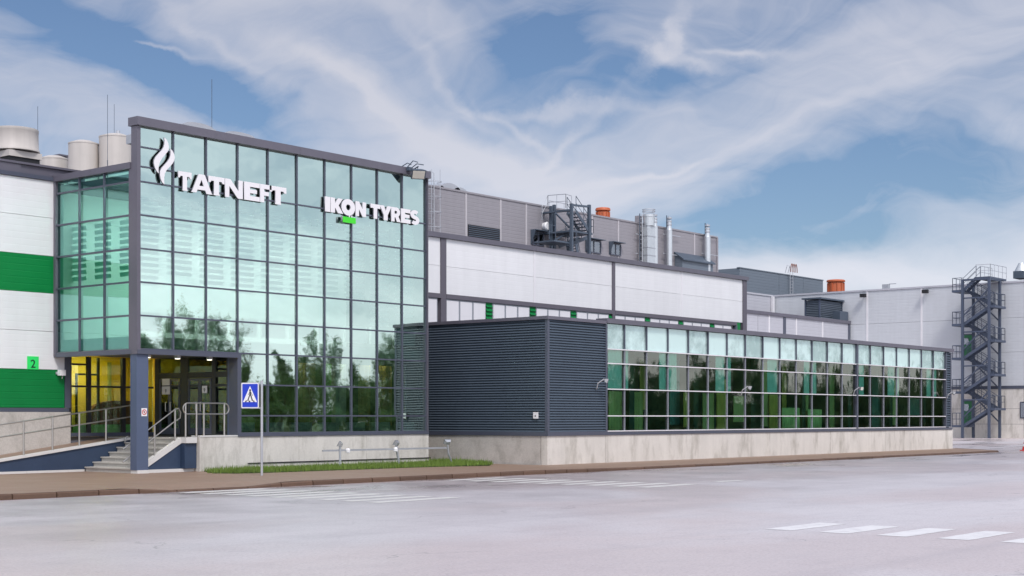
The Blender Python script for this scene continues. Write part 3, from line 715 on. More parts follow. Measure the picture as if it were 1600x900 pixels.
EE_ = [[(0,0),(1,0),(1,.27),(.42,.27),(.42,.38),(.9,.38),(.9,.62),(.42,.62),(.42,.73),(1,.73),(1,1),(0,1)]]
def s_glyph():
    cen = arc(.5,.70,.30,.19,35,270,14)[:-1]+arc(.5,.30,.30,.19,90,-145,14)[0:]
    L1, L2 = [], []
    for i, p in enumerate(cen):
        a, b = cen[max(0, i-1)], cen[min(len(cen)-1, i+1)]; dx, dz = b[0]-a[0], b[1]-a[1]; l = math.hypot(dx, dz)
        nx, nz = -dz/l, dx/l; L1.append((p[0]+nx*.19, p[1]+nz*.13)); L2.append((p[0]-nx*.19, p[1]-nz*.13))
    return [L1+L2[::-1]]
sign2 = thing('brand_letters', 'row of white raised sans capitals with a lime green block below, right of the flame', 'lettering', (XatY(507, TY), TY-.2, Z(7.0)))
for gl, x0, x1 in ((I_,137,203),(K_,208,358),(O_,345,510),(NN_,518,650),(TT_,705,828),(Y_,825,965),(R_,965,1080),(EE_,1087,1205),(s_glyph(),1203,1318)):
    X0_ = XatY(490+x0/8, LY); X1_ = XatY(490+x1/8, LY)
    extrude_glyph('letter', gl, sign2, X0_, LY, Z(6.99), X1_-X0_, .51, .05)
X0_, X1_ = XatY(533, LY), XatY(553.5, LY)
extrude_glyph('lime_block', I_, sign2, X0_, LY-.03, Z(6.70), X1_-X0_, .20, .1, m=LIME)
extrude_glyph('lime_block_ticks', [rect(.52,.6,0,1)], sign2, X0_, LY, Z(6.9), X1_-X0_, .07, .1, m=LETTER)
extrude_glyph('lime_block_ticks', [rect(.7,.78,0,1)], sign2, X0_, LY, Z(6.9), X1_-X0_, .07, .1, m=LETTER)

# ------------------------------------------------------------------ low glazed block with corrugated walls
KF = 1.06                                                 # the block stands a little farther than the tower front
CX0, CX1, CY = 42.13, 78.49, 32.95
def ZK(ze): return Z(ze*KF)
low = thing('low_glazed_block', 'long low block with navy corrugated walls and a green glazed front on concrete plinths', 'building', (CX0, CY, PZ))
def corrugated(parent, p0, p1, nrm, z0, z1, period=.096, dep_=.055, m=NAVY):
    """ribbed sheet between two plan points, pushed out along nrm"""
    n = Vector((*nrm, 0)); prof = []; z = z0
    while z < z1-period*.3:
        prof += [(z, dep_), (z+period*.5, dep_*.55), (z+period*.52, -dep_*.5), (z+period*.96, -dep_*.5)]; z += period
    prof.append((z1, 0)); v = []
    for zz, d in prof:
        v += [Vector((p0[0], p0[1], zz))+n*d, Vector((p1[0], p1[1], zz))+n*d]
    f = [(2*i, 2*i+1, 2*i+3, 2*i+2) for i in range(len(prof)-1)]
    k = len(v); v += [Vector((p0[0], p0[1], z0))-n*.055, Vector((p1[0], p1[1], z0))-n*.055, Vector((p1[0], p1[1], z1))-n*.055, Vector((p0[0], p0[1], z1))-n*.055]
    mb = MB().add(v, f+[(k, k+3, k+2, k+1)]); return mb.build('corrugated_sheet', m, parent)
CB, CT = -.64, 3.36
corrugated(low, (CX0, YH_-.1), (CX0, CY+.06), (-1, 0), ZK(-.5), ZK(CT))
corrugated(low, (CX0+.07, CY), (45.686, CY), (0, -1), ZK(-.5), ZK(CT))
corrugated(low, (77.698, CY+.02), (78.249, CY+.02), (0, -1), ZK(-.5), ZK(CT), period=.13)
boxp('wall_core', DARKIN, low, (CX0+.06, CY+.07, ZK(-.6)), (45.686, CY+.3, ZK(CT)))
boxp('wall_core', DARKIN, low, (CX0+.061, CY+.301, ZK(-.6)), (CX0+.26, YH_-.1, ZK(CT)))
boxp('corner_trim', FRAME, low, (CX0-.05, CY-.05, ZK(-.5)), (CX0+.07, CY+.07, ZK(CT)))
boxp('corner_trim', FRAME, low, (45.686, CY-.06, ZK(-.5)), (45.792, CY+.1, ZK(CT)))
boxp('corner_trim', FRAME, low, (77.613, CY-.05, ZK(-.5)), (77.698, CY+.1, ZK(CT)))
boxp('corner_trim', FRAME, low, (78.249, CY-.04, ZK(-.5)), (78.387, CY+.1, ZK(CT)))
boxp('coping', CAP, low, (CX0-.1, CY-.1, ZK(CT+.002)), (45.686, CY+.4, ZK(3.475)))
boxp('coping', CAP, low, (CX0-.1, CY+.401, ZK(CT+.002)), (CX0+.3, YH_-.1, ZK(3.475)))
for a, b in ((45.691, 56.074), (56.085, 66.939), (66.950, 72.610), (72.621, 78.546)): boxp('coping', CAP, low, (a, CY-.12, ZK(3.4)), (b, CY+.42, ZK(3.57)))
boxp('base_flashing', FRAME, low, (CX0-.07, CY-.08, ZK(CB)), (45.771, CY+.1, ZK(-.505)))
boxp('base_flashing', FRAME, low, (CX0-.07, CY+.101, ZK(CB)), (CX0+.1, YH_-.1, ZK(-.505)))
boxp('base_flashing', FRAME, low, (45.781, CY-.07, ZK(CB)), (78.440, CY+.1, ZK(-.535)))
CM = [45.813, 47.022]+[48.548+1.529*i for i in range(20)]
CZ = [-.50, .05, 1.02, 1.95, 2.47, 3.38]
for i in range(len(CM)-1):
    a, b = CM[i], CM[i+1]
    if i == len(CM)-2: b = 77.592
    for k in range(5):
        m = SPANDREL if k == 4 else GLASSC
        pane(low, (a, CY+.05, ZK(CZ[k])), (b, CY+.062, ZK(CZ[k+1])), m, tilt=.0045, name='spandrel_pane' if k == 4 else 'pane')
VM = mat('grey_mullion', (.24,.26,.30), .4)
for i, x in enumerate(CM[1:-1]):
    w = .07 if abs(x-66.897) < .1 else .024
    boxp('mullion', VM if w < .05 else FRAME, low, (x-w, CY-.005-(w > .05)*.05, ZK(CZ[0])), (x+w, CY+.045, ZK(CZ[4]-.03)))
    boxp('mullion', FRAME, low, (x-w-.006, CY-.012-(w > .05)*.05, ZK(CZ[4]+.03)), (x+w+.006, CY+.045, ZK(3.395)))
for k in range(5):
    for a, b in ((45.792, 66.780), (67.013, 77.613)):
        boxp('transom', TRANSOM, low, (a, CY-.045, ZK(CZ[k]-.019)), (b, CY+.04, ZK(CZ[k]+.019)))
J = [CX0-.04, XatY(945, CY), XatY(949, CY), XatY(1080, CY), XatY(1196, CY), XatY(1296.7, CY), XatY(1346.7, CY), XatY(1383, CY), XatY(1423, CY), 78.567]
for a, b in zip(J, J[1:]): boxp('plinth_panel', CONC, low, (a+.008, CY-.03+R.uniform(-.004,.004), PZ-.1), (b-.008, CY+.25, ZK(CB-.002)))
boxp('plinth_panel', CONCROUGH, low, (CX0-.03, CY+.26, PZ-.1), (CX0+.2, YatX(845.5, CX0)-.01, ZK(CB-.002)))
boxp('plinth_panel', CONCROUGH, low, (CX0-.03, YatX(845.5, CX0)+.01, PZ-.1), (CX0+.2, YH_-.1, ZK(CB-.002)))
boxp('plinth_panel', CONC, low, (78.334, CY+.26, PZ-.1), (78.567, YH_-.1, ZK(CB-.002)))
boxp('roof', ROOFM, low, (CX0+.3, CY+.42, ZK(3.2)), (78.440, YH_-.02, ZK(3.36)))
boxp('end_wall', NAVY, low, (78.228, CY+.11, ZK(-.62)), (78.387, YH_-.02, ZK(3.2)))
boxp('floor', FLOORIN, low, (45.792, CY+.26, ZK(-.8)), (78.217, YH_-.05, ZK(-.63)))
boxp('ceiling', PLASTERW, low, (45.686, CY+.3, ZK(2.6)), (78.217, YH_-.05, ZK(2.7)))
boxp('spandrel_back', mat('spandrel_board', (.5,.72,.68), .7), low, (45.739, CY+.16, ZK(2.5)), (77.592, CY+.2, ZK(3.39)))
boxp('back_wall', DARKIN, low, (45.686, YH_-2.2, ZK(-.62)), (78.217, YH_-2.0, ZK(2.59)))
for px0, px1 in ((950,972),(977.5,981),(1030,1040.5),(1044.5,1057),(1118,1132),(1136,1142),(1199,1214),(1256,1265),(1269.5,1275),(1342,1350),(1387,1397.5),(1401.5,1404),(1447.6,1454),(1459,1463)):
    yb = CY+.14
    curtain(low, XatY(px0, yb), XatY(px1, yb), yb, ZK(1.0), ZK(2.46), BLINDM, 'hanging_blind', .015)
WARMA = mat('amber_lit_tone', (.92,.46,.12), .8, var=.45, vscale=2.2, streak=.3)  # warm panel colours, cream included, carry the yellow light of the room
WARMB = mat('tan_lit_tone', (.80,.52,.24), .8, var=.4, vscale=1.8, streak=.3)
COOLS = mat('slate_screen', (.16,.22,.24), .8, var=.4, vscale=2)
for px0, px1, z0, z1, m, d in ((951,972,-.5,.98,WARMB,1.2),(985,1004,-.5,.98,WARMB,1.4),(1000,1008,.3,2.3,WARMA,1.5),(1046,1062,-.3,2.4,COOLS,1.6),(1068,1074,-.4,1.0,WARMA,1.2),
    (1098,1115,-.5,1.0,WARMB,1.3),(1120,1134,-.5,1.6,WARMA,1.5),(1146,1163,-.2,.9,WARMB,1.3),(1190,1200,-.4,2.4,WARMB,1.2),(1202,1216,-.5,1.0,WARMA,1.1),(1222,1250,-.5,.42,CREAMIN,.9),
    (1252,1262,-.5,1.0,WARMB,1.2),(1262,1284,-.5,.36,CREAMIN,.9),(1222,1228,.4,2.4,WARMA,1.3),(1296,1304,-.5,2.4,WARMB,1.5),(1312,1326,-.3,2.0,COOLS,1.5),(1362,1378,-.5,2.4,COOLS,1.6),(1386,1400,-.4,1.9,WARMB,1.5),(1421,1437,.1,.98,COOLS,1.0),(1443,1452,-.4,1.9,COOLS,1.4)):
    curtain(low, XatY(px0, CY+d), XatY(px1, CY+d), CY+d, ZK(z0), ZK(z1), m, 'room_tone_panel', .03)
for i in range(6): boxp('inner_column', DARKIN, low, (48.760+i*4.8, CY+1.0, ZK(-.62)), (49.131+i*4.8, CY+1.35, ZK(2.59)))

# ------------------------------------------------------------------ factory hall: white and green panels left and right of the tower
hall = thing('factory_hall', 'white panelled factory hall with green bands, partly hidden behind the glass tower', 'building', (20, YH_, PZ))
HY = YH_
def wall_strip(x0, x1, z0, z1, m, joints=None, name='wall_panel'):
    xs = [x0]+list(joints or [])+[x1]
    for a, b in zip(xs, xs[1:]): boxp(name, m, hall, (a+.006, HY, Z(z0)+.006), (b-.006, HY+.18, Z(z1)-.006))
lx = 18.0
for z0, z1, m in ((6.32,7.49,WHITE),(5.11,6.32,WHITE),(3.93,5.11,GREEN),(2.72,3.93,WHITE),(1.51,2.72,WHITE)):
    wall_strip(lx, TX0 if z0 > 2 else 27.44, z0, z1, m, None)
wall_strip(lx, 27.3, .3, 1.51, GREEN, [24.9])
boxp('wall_lining', ROOFM, hall, (lx, HY+.19, Z(-1.69)), (27.4, HY+.3, Z(7.5)))
boxp('trim', FRAME, hall, (lx, HY-.03, Z(.17)), (27.45, HY+.2, Z(.295)))
boxp('corner_trim', FRAME, hall, (27.3, HY-.04, Z(.3)), (27.5, HY+.2, Z(1.93)))
boxp('coping', FRAME, hall, (lx, HY-.06, Z(7.495)), (TX0-.03, HY+.2, Z(7.62)))
for a, b in ((lx, 25.75), (25.757, 28.1)): boxp('coping', CAP, hall, (a, HY+.02 if a < 20 else HY+.06, Z(7.625)), (b, HY+.3, Z(7.9)))
boxp('coping_lip', CAP, hall, (lx, HY-.02, Z(7.903)), (28.1, HY+.34, Z(7.97)))
for a, b in ((lx, 22.0), (22.01, 27.5)): boxp('plinth_panel', CONCROUGH, hall, (a, HY-.05, PZ-.1), (b-.01, HY+.15, Z(.165)))
# right part
rx0, rx1 = 39.8, 69.5
js = [51.43, 63.48]
for z0, z1 in ((6.27,7.42),(5.12,6.27)):
    for a, b in ((rx0, 45.17), (45.5, 51.36), (51.5, 57.36), (57.58, 63.41), (63.55, rx1)):
        boxp('wall_panel', WHITE, hall, (a+.004, HY, Z(z0)+.005), (b-.004, HY+.18, Z(z1)-.005))
for x in js: boxp('joint_strip', JOINT, hall, (x-.07, HY-.02, Z(5.12)), (x+.07, HY+.1, Z(7.42)))
for x, w in ((45.335, .165), (57.47, .11), (rx1+.2, .2)): boxp('post', TRIM, hall, (x-w, HY-.05, Z(2.5)), (x+w, HY+.2, Z(7.42)))
for a, b in ((rx0, 51.4), (51.41, 60.4), (60.41, 70.0)): boxp('coping', CAP, hall, (a, HY-.12, Z(7.425)), (b, HY+.35, Z(7.63)))
for a, b in ((rx0, 45.17), (45.5, 57.36), (57.58, 68.85)): boxp('band', TRIM, hall, (a, HY-.06, Z(4.93)), (b, HY+.15, Z(5.115)))
boxp('hall_roof', ROOFM, hall, (lx, HY+.36, Z(7.2)), (70, 62, Z(7.42)))
boxp('wall_lining', ROOFM, hall, (rx0, HY+.19, 0), (69.7, HY+.35, Z(7.42)))
boxp('window_back', PLASTERW, hall, (rx0, HY+.16, Z(3.0)), (69.3, HY+.185, Z(4.93)))
wz0, wz1 = 3.2, 4.92
def wpane(a, b, grey=True):
    f = boxp('window', VMG, hall, (a, HY-.0, Z(wz0)), (b, HY+.06, Z(wz1)))
    boxp('window_pane', mat_white_pane, f, (a+.05, HY-.008, Z(wz0)), (b-.05, HY-.002, Z(wz1)-.06))
VMG = mat('window_frame_grey', (.30,.32,.36), .4)
mat_white_pane = mat('window_white_blind', (.72,.71,.74), .12, streak=.06, var=.03, coat=.6)
def louvre(a, b):
    boxp('louvre_frame', GREEN, hall, (a, HY+.04, Z(wz0)), (b, HY+.1, Z(wz1)))
    z = wz0
    while z < wz1-.1:
        MB().prism([(a, HY-.03, Z(z)), (a, HY+.04, Z(z+.11)), (a, HY+.04, Z(z+.13)), (a, HY-.03, Z(z+.03))], (b-a, 0, 0)).build('louvre_slat', GREEN, hall); z += .17
x = 45.52; bays = 0
while x < 68.4:
    if abs(x-57.3) < .5: x = 57.6
    for q in range(3):
        a = x+q*.855
        if a+.85 < 68.86: wpane(a, a+.845)
    if x+2.99 < 68.9: louvre(x+2.58, x+2.99)
    x += 3.01
wpane(44.0, 45.0); wpane(42.2, 43.9)
boxp('window_frame', FRAME, hall, (68.72, HY-.05, Z(3.2)), (68.9, HY+.1, Z(4.92)))
boxp('wall_panel', GREEN, hall, (68.91, HY, Z(3.2)), (69.28, HY+.1, Z(5.1)))
mat_rad = mat('teal_cast_enamel', (.25,.72,.56), .45)  # teal cast of the glazing painted into the radiator colour
# glazed lobby left of the column, yellow room behind
boxp('lobby_sill', FRAME, hall, (27.5, HY-.03, Z(-.62)), (DX-.07, HY+.12, Z(-.5)))
lm = [27.5, XatY(137.5, HY)-.06, XatY(193.5, HY)-.06, DX-.08]
for px, w in ((109.5,.09),(139.5,.13),(193.5,.13)): boxp('lobby_mullion', BLACK, hall, (XatY(px, HY)-w/2, HY-.02, Z(-.5)), (XatY(px, HY)+w/2, HY+.1, Z(1.97)))
boxp('lobby_transom', BLACK, hall, (27.5, HY-.015, Z(.97)), (DX-.08, HY+.09, Z(1.03)))
boxp('lobby_transom', BLACK, hall, (27.5, HY-.014, Z(1.68)), (XatY(136, HY), HY+.09, Z(1.74)))
boxp('lobby_door_frame', BLACK, hall, (XatY(119, HY+.6), HY+.6, Z(-.5)), (XatY(121.5, HY+.6), HY+.66, Z(1.42)))
boxp('lobby_door_frame', BLACK, hall, (XatY(152.5, HY+.6), HY+.6, Z(-.5)), (XatY(156, HY+.6), HY+.66, Z(1.97)))
boxp('lobby_door_frame', BLACK, hall, (XatY(119, HY+.6), HY+.6, Z(1.38)), (XatY(153, HY+.6), HY+.66, Z(1.44)))
for a, b in zip(lm, lm[1:]): boxp('lobby_pane', GLASSD, hall, (a, HY+.03, Z(-.5)), (b, HY+.042, Z(1.97)))
boxp('lobby_wall', YELLOW, hall, (27.3, HY+2.2, Z(.2)), (DX+.6, HY+2.4, Z(2.1)))
boxp('lobby_wall', OLIVE, hall, (27.3, HY+2.18, Z(-.62)), (DX+.6, HY+2.4, Z(.198)))
boxp('lobby_side_wall', YELLOW, hall, (DX+.6, HY+.2, Z(-.62)), (DX+.7, HY+2.4, Z(2.1)))
boxp('lobby_side_wall', YELLOW, hall, (27.2, HY+.31, Z(-.62)), (27.29, HY+2.4, Z(2.1)))
boxp('lobby_ceiling', PLASTERW, hall, (27.3, HY+.2, Z(2.1)), (DX+.7, HY+2.4, Z(2.2)))
boxp('lobby_floor', FLOORIN, hall, (27.3, HY+.13, Z(-.75)), (DX+.7, HY+2.4, Z(-.63)))
boxp('lobby_lamp', LOBBYLAMP, hall, (28.6, HY+1.0, Z(2.05)), (29.8, HY+1.3, Z(2.098)))
for a, b in ((XatY(113, HY+.3), XatY(138, HY+.3)), (XatY(143, HY+.3), XatY(187, HY+.3)), (XatY(194, HY+.3), XatY(215, HY+.3))):
    boxp('lobby_radiator', mat_rad, hall, (a, HY+.25, Z(-.5)), (b, HY+.33, Z(-.24)))
boxp('wall_seam', OLIVE, hall, (XatY(172, HY+2.1)-.06, HY+2.1, Z(-.2)), (XatY(172, HY+2.1)+.06, HY+2.17, Z(1.9)))
sofa = thing('lobby_sofa', 'dark maroon rounded sofa inside the yellow lit lobby', 'sofa', (29.9, HY+1.0, Z(-.62)))
m = MB(); prof = [(29.0,-.25),(29.0,.15),(29.2,.38),(29.5,.50),(29.9,.56),(30.9,.56),(31.1,.3),(31.1,-.25)]
m.prism([(a, HY+1.1, Z(b)) for a, b in prof], (0,.22,0)); m.build('backrest', SOFA, sofa)
MB().box((29.05, HY+.5, Z(-.5)), (31.1, HY+1.09, Z(-.15))).build('seat', SOFA, sofa)
for x in (29.1, 31.0): MB().box((x-.04, HY+.6, Z(-.62)), (x+.04, HY+.68, Z(-.5))).build('leg', BLACK, sofa)

# number plate, wall box
t = thing('number_sign', 'bright green gate sign with a dark figure 2 on the white wall', 'sign', (XatY(51, HY), HY-.02, ZP(577, XatY(51, HY), HY)))
nx0, nx1 = XatY(42.3, HY), XatY(60, HY)
MB().box((nx0, HY-.02, ZP(577, nx0, HY)), (nx1, HY-.004, ZP(556.5, nx0, HY))).build('plate', SIGNGREEN, t)
def text(s, size, loc, parent, m, rot, name='lettering'):
    cu = bpy.data.curves.new(name, 'FONT'); cu.body = s; cu.size = size; cu.align_x = 'CENTER'; cu.extrude = .002; cu.offset = .012*size
    o = bpy.data.objects.new(name, cu); COL.objects.link(o); me = bpy.data.meshes.new_from_object(o.evaluated_get(bpy.context.evaluated_depsgraph_get())); bpy.data.objects.remove(o); bpy.data.curves.remove(cu)
    me.materials.clear(); me.materials.append(m); o = bpy.data.objects.new(name, me); COL.objects.link(o)
    o.rotation_euler = rot; o.parent = parent; o.location = Vector(loc)-wloc(parent)
    return o
text('2', .36, ((nx0+nx1)/2, HY-.024, ZP(574.3, nx0, HY)), t, SIGNDARK, (math.pi/2, 0, 0), 'figure')
text('GATE', .06, ((nx0+nx1)/2, HY-.024, ZP(560, nx0, HY)), t, SIGNDARK, (math.pi/2, 0, 0), 'lettering') if False else None
X_ = XatY(93, HY); wb = thing('wall_camera', 'small white box camera on the green band beside the entrance', 'camera', (X_, HY-.05, ZP(582, X_, HY)))
MB().box((X_-.11, HY-.2, ZP(587, X_, HY)), (X_+.1, HY-.06, ZP(578, X_, HY))).build('housing', SIGNWHITE, wb)
MB().box((X_-.15, HY-.06, ZP(585, X_, HY)), (X_-.02, HY-.002, ZP(581, X_, HY))).build('bracket', GALV, wb)
MB().tube([(X_+.04, HY-.1, ZP(587, X_, HY)), (X_+.03, HY-.09, ZP(592, X_, HY))], .012).build('cable', SIGNWHITE, wb)
y_ = YatX(839, CX0); wb = thing('socket_box', 'small white socket box low on the navy corrugated side wall', 'socket box', (CX0-.05, y_, ZP(649, CX0, y_)))
MB().box((CX0-.1, y_-.1, ZP(654, CX0, y_)), (CX0-.036, y_+.1, ZP(644, CX0, y_))).build('housing', SIGNWHITE, wb)
MB().box((CX0-.106, y_-.02, ZP(651, CX0, y_)), (CX0-.1, y_+.02, ZP(648.5, CX0, y_))).build('socket_hole', BLACK, wb)

# ------------------------------------------------------------------ ramp, steps, platform, railings
RY = 39.45
steps = thing('entrance_steps', 'pale stone steps climbing to the entrance platform behind the dark column', 'steps', (27.0, 38, PZ))
nst = 7; sx0, sx1 = 27.02, 28.78; rise = (Z(-.64)-PZ)/nst; tread = (sx1-sx0)/(nst-1)
for i in range(nst):
    xx = sx0+i*tread; yy = 37.05; seams = [37.05, 38.2+R.uniform(-.5,.5), RY-.02]
    for a, b in zip(seams, seams[1:]):
        MB().box((xx+.02, a+.004, PZ+i*rise-.02), (xx+tread+.1, b-.004, PZ+(i+1)*rise-.04)).build('riser_block', STONE, steps)
    boxp('tread', STONE, steps, (xx-.02, 37.05, PZ+(i+1)*rise-.038), (xx+tread+.02 if i < nst-1 else DX-.05, RY-.02, PZ+(i+1)*rise))
plat = thing('entrance_platform', 'raised entrance platform with navy side panels and a pale slanted stringer', 'platform', (29, TY, PZ))
boxp('slab', LIGHTCONC, plat, (28.78, TY+.02, Z(-.80)), (29.2, 37.04, Z(-.62)))
boxp('slab', LIGHTCONC, plat, (29.26, TY-.05, Z(-.615)), (DX-.06, 37.04, Z(-.57)))
boxp('deck', STONE, plat, (28.9, RY-.015, Z(-.8)), (DX-.05, HY-.06, Z(-.64)))
MB().prism([(27.36, TY+.3, PZ+.1), (28.78, TY+.3, Z(-.83)), (28.78, TY+.3, PZ+.1)], (0, .1, 0)).build('side_panel', NAVYPANEL, plat)
MB().prism([(27.36, TY+.27, PZ+.08), (28.8, TY+.27, Z(-.8)), (28.8, TY+.27, Z(-.62)), (27.36, TY+.27, PZ+.26)], (0, .17, 0)).build('stringer', LIGHTCONC, plat)
boxp('side_panel', NAVYPANEL, plat, (28.79, TY+.1, PZ+.1), (29.24, TY+.4, Z(-.81)))
boxp('base_strip', LIGHTCONC, plat, (27.44, TY+.2, PZ-.02), (29.24, TY+.42, PZ+.095))
ramp = thing('entrance_ramp', 'sloping ramp with a navy side wall and pale edge along the left hall', 'ramp', (24, RY, PZ))
def rz(X): return Z(-.655)-.131*(28.68-X) if X > 21.5 else Z(-.655)-.131*(28.68-21.5)
rxs = [18, 21.5, 28.75]
m = MB()
for a, b in ((18, 21.5), (21.5, 28.72)):
    m.prism([(a, RY+.0, PZ+.07), (b, RY, PZ+.07), (b, RY, rz(b)-.07), (a, RY, rz(a)-.07)], (0, .1, 0))
wallr = m.build('side_wall', NAVYPANEL, ramp)
cops = [18, 20.2, 22.4, 24.93, 26.1, 28.72]
for a, b in zip(cops, cops[1:]):
    MB().prism([(a+.004, RY-.05, rz(a)-.068), (b-.004, RY-.05, rz(b)-.068), (b-.004, RY-.05, rz(b)+.01), (a+.004, RY-.05, rz(a)+.01)], (0, .22, 0)).build('edge_stone', LIGHTCONC, ramp)
for a, b in ((18, 22), (22.01, 24.97), (24.98, 27.0)): boxp('base_strip', LIGHTCONC, ramp, (a, RY-.03, PZ-.02), (b, RY+.12, PZ+.068))
m = MB()
for a, b in ((18, 21.5), (21.5, 28.72)): m.prism([(a, RY+.175, PZ-.1), (b, RY+.175, PZ-.1), (b, RY+.175, rz(b)-.02), (a, RY+.175, rz(a)-.02)], (0, HY-.06-RY-.175, 0))
m.build('ramp_surface', PAVE, ramp)
def railing(name, label, posts, top, lowr, loop0=None, loop1=None):
    t = thing(name, label, 'railing', posts[0][0])
    for b, h in posts: MB().tube([b, (b[0], b[1], h)], .03, 10).build('post', STEEL, t, smooth='auto')
    for q, P in (('handrail', top), ('lower_rail', lowr)):
        if P: MB().tube(P, .022, 8).build(q, STEEL, t, smooth='auto')
    return t
P = []
for px in (-60, -15, 37, 82, 124, 165.7): 
    X_ = XatY(px, RY+.05); P.append(((X_, RY+.05, rz(X_)), rz(X_)+1.02))
top = [(X_, RY+.05, rz(X_)+1.03) for X_ in (18.5, 21.5, 25, 28.9)]
lo = [(X_, RY+.05, rz(X_)+.66) for X_ in (18.5, 21.5, 25, 28.9)]
top += [(29.02, RY+.05, rz(28.7)+.98), (29.06, RY+.05, rz(28.7)+.85), (29.02, RY+.05, rz(28.7)+.72), (28.9, RY+.05, rz(28.9)+.66)]
railing('ramp_railing', 'long sloping steel railing along the ramp edge left of the column', P, top, lo)
X_ = XatY(199, RY-.06); tr = thing('rail_loop', 'small curved steel rail end beside the column at the ramp top', 'rail', (X_, RY-.08, Z(-.7)))
c_ = (XatY(200, RY-.08), RY-.08, ZP(688.5, XatY(200, RY-.08), RY-.08))
MB().tube([(c_[0]+.12*math.sin(a)*-1+.0, c_[1], c_[2]+.14*math.cos(a)) for a in [math.pi*i/10 for i in range(11)]], .018, 8).build('loop', STEEL, tr, smooth='auto')
SY_ = TY+.36
def sz_(X): return PZ+.17+(Z(-.62)-PZ-.17)*(X-27.36)/(28.8-27.36)
X1_, X2_ = XatY(241.5, SY_), XatY(273.5, SY_)
p0, p1 = XatY(205, SY_), XatY(274, SY_)
h = lambda X: sz_(X)+.98
topr = [(p0-.3, SY_, h(p0-.3)), (p1, SY_, h(p1)), (p1+.12, SY_, h(p1)+.02), (p1+.2, SY_, h(p1)-.1), (p1+.18, SY_, h(p1)-.28), (p1+.02, SY_, h(p1)-.36)]
lowr = [(p0-.3, SY_, h(p0-.3)-.38), (p1-.06, SY_, h(p1)-.40)]
railing('stair_railing', 'short sloping steel railing beside the entrance steps right of the column', [((X1_, SY_, sz_(X1_)-.02), h(X1_)-.02), ((X2_, SY_, sz_(X2_)-.02), h(X2_)-.02)], topr, lowr)
PY = TY+.08; zt, zb = Z(.44), Z(.10)
xs = [XatY(p, PY) for p in (290, 307, 318.5, 350.5)]; xl, xr = XatY(286, PY), XatY(357.5, PY)
k = .17
loop = [(xl+k, PY, zt), (xr-k, PY, zt)]+[(xr-k+k*math.sin(a), PY, (zt+zb)/2+k*math.cos(a)) for a in [math.pi*i/8 for i in range(1, 8)]]+[(xr-k, PY, zb), (xl+k, PY, zb)]+[(xl+k-k*math.sin(a), PY, (zt+zb)/2-k*math.cos(a)) for a in [math.pi*i/8 for i in range(1, 9)]]
railing('platform_railing', 'level steel railing with rounded ends in front of the entrance doors', [((X_, PY, Z(-.6)), zt-.01) for X_ in xs], loop, None)

# ------------------------------------------------------------------ street furniture in front of the tower
sx_, sy_ = 28.42, 32.75
rs = thing('crossing_sign', 'blue pedestrian crossing sign on a thin grey post by the grass', 'road sign', (sx_, sy_, PZ))
MB().tube([(sx_, sy_, PZ-.05), (sx_, sy_, PZ+2.76)], .038, 12).build('post', GALV, rs, smooth='auto')
n_ = Vector((-.88, -.475, 0)).normalized(); r_ = Vector((-n_.y, n_.x, 0))*1.0
if r_.x < 0: r_ = -r_
sc_ = Vector((sx_, sy_, 0))-r_*.33+n_*.05; sc_.z = EYE+(YH-618)*dep(sx_, sy_)/FPX
def sq(P, d, th): return [sc_+r_*x+Vector((0,0,z))+n_*d for x, z in P], n_*th
def splate(P, d, th, m, name, par=None):
    q, v = sq(P, d, th); return MB().prism(q, v).build(name, m, rs)
def rrect(w, h, r): 
    o = []
    for cx, cz, a in ((w-r,h-r,0),(-w+r,h-r,90),(-w+r,-h+r,180),(w-r,-h+r,270)):
        o += [(cx+r*math.cos(math.radians(a+30*i)), cz+r*math.sin(math.radians(a+30*i))) for i in range(4)]
    return o
splate(rrect(.275,.375,.035), 0, .025, GALV, 'plate')
splate(rrect(.262,.362,.03), .026, .002, SIGNWHITE, 'border')
splate(rrect(.237,.337,.02), .029, .002, SIGNBLUE, 'blue_field')
splate([(-.215,-.19),(.215,-.19),(0,.275)], .032, .002, SIGNWHITE, 'triangle')
q = MB()
def sp_(P):
    a, v = sq(P, .035, .002); q.prism(a, v)
sp_([(.005+.03*math.cos(a), .155+.03*math.sin(a)) for a in [6.283*i/10 for i in range(10)]])
for P in ([(-.02,.12),(.03,.12),(.035,.02),(-.02,.02)], [(-.02,.02),(.01,.02),(-.05,-.16),(-.085,-.15)], [(.0,.03),(.035,.03),(.095,-.15),(.06,-.165)],
          [(.025,.115),(.04,.09),(.085,.0),(.07,-.005)], [(-.015,.11),(-.025,.085),(-.06,.02),(-.045,.015)],
          [(-.16,-.19),(-.11,-.19),(-.09,-.14),(-.12,-.14)], [(-.04,-.19),(.01,-.19),(.01,-.15),(-.03,-.15)], [(.1,-.19),(.15,-.19),(.12,-.14),(.1,-.14)]): sp_(P)
q.build('walking_figure', BLACK, rs)
for dz in (.36, -.36):
    MB().bar(sc_+Vector((0,0,dz)), Vector((sx_, sy_, sc_.z+dz)), .03, .04).build('bracket', GALV, rs)

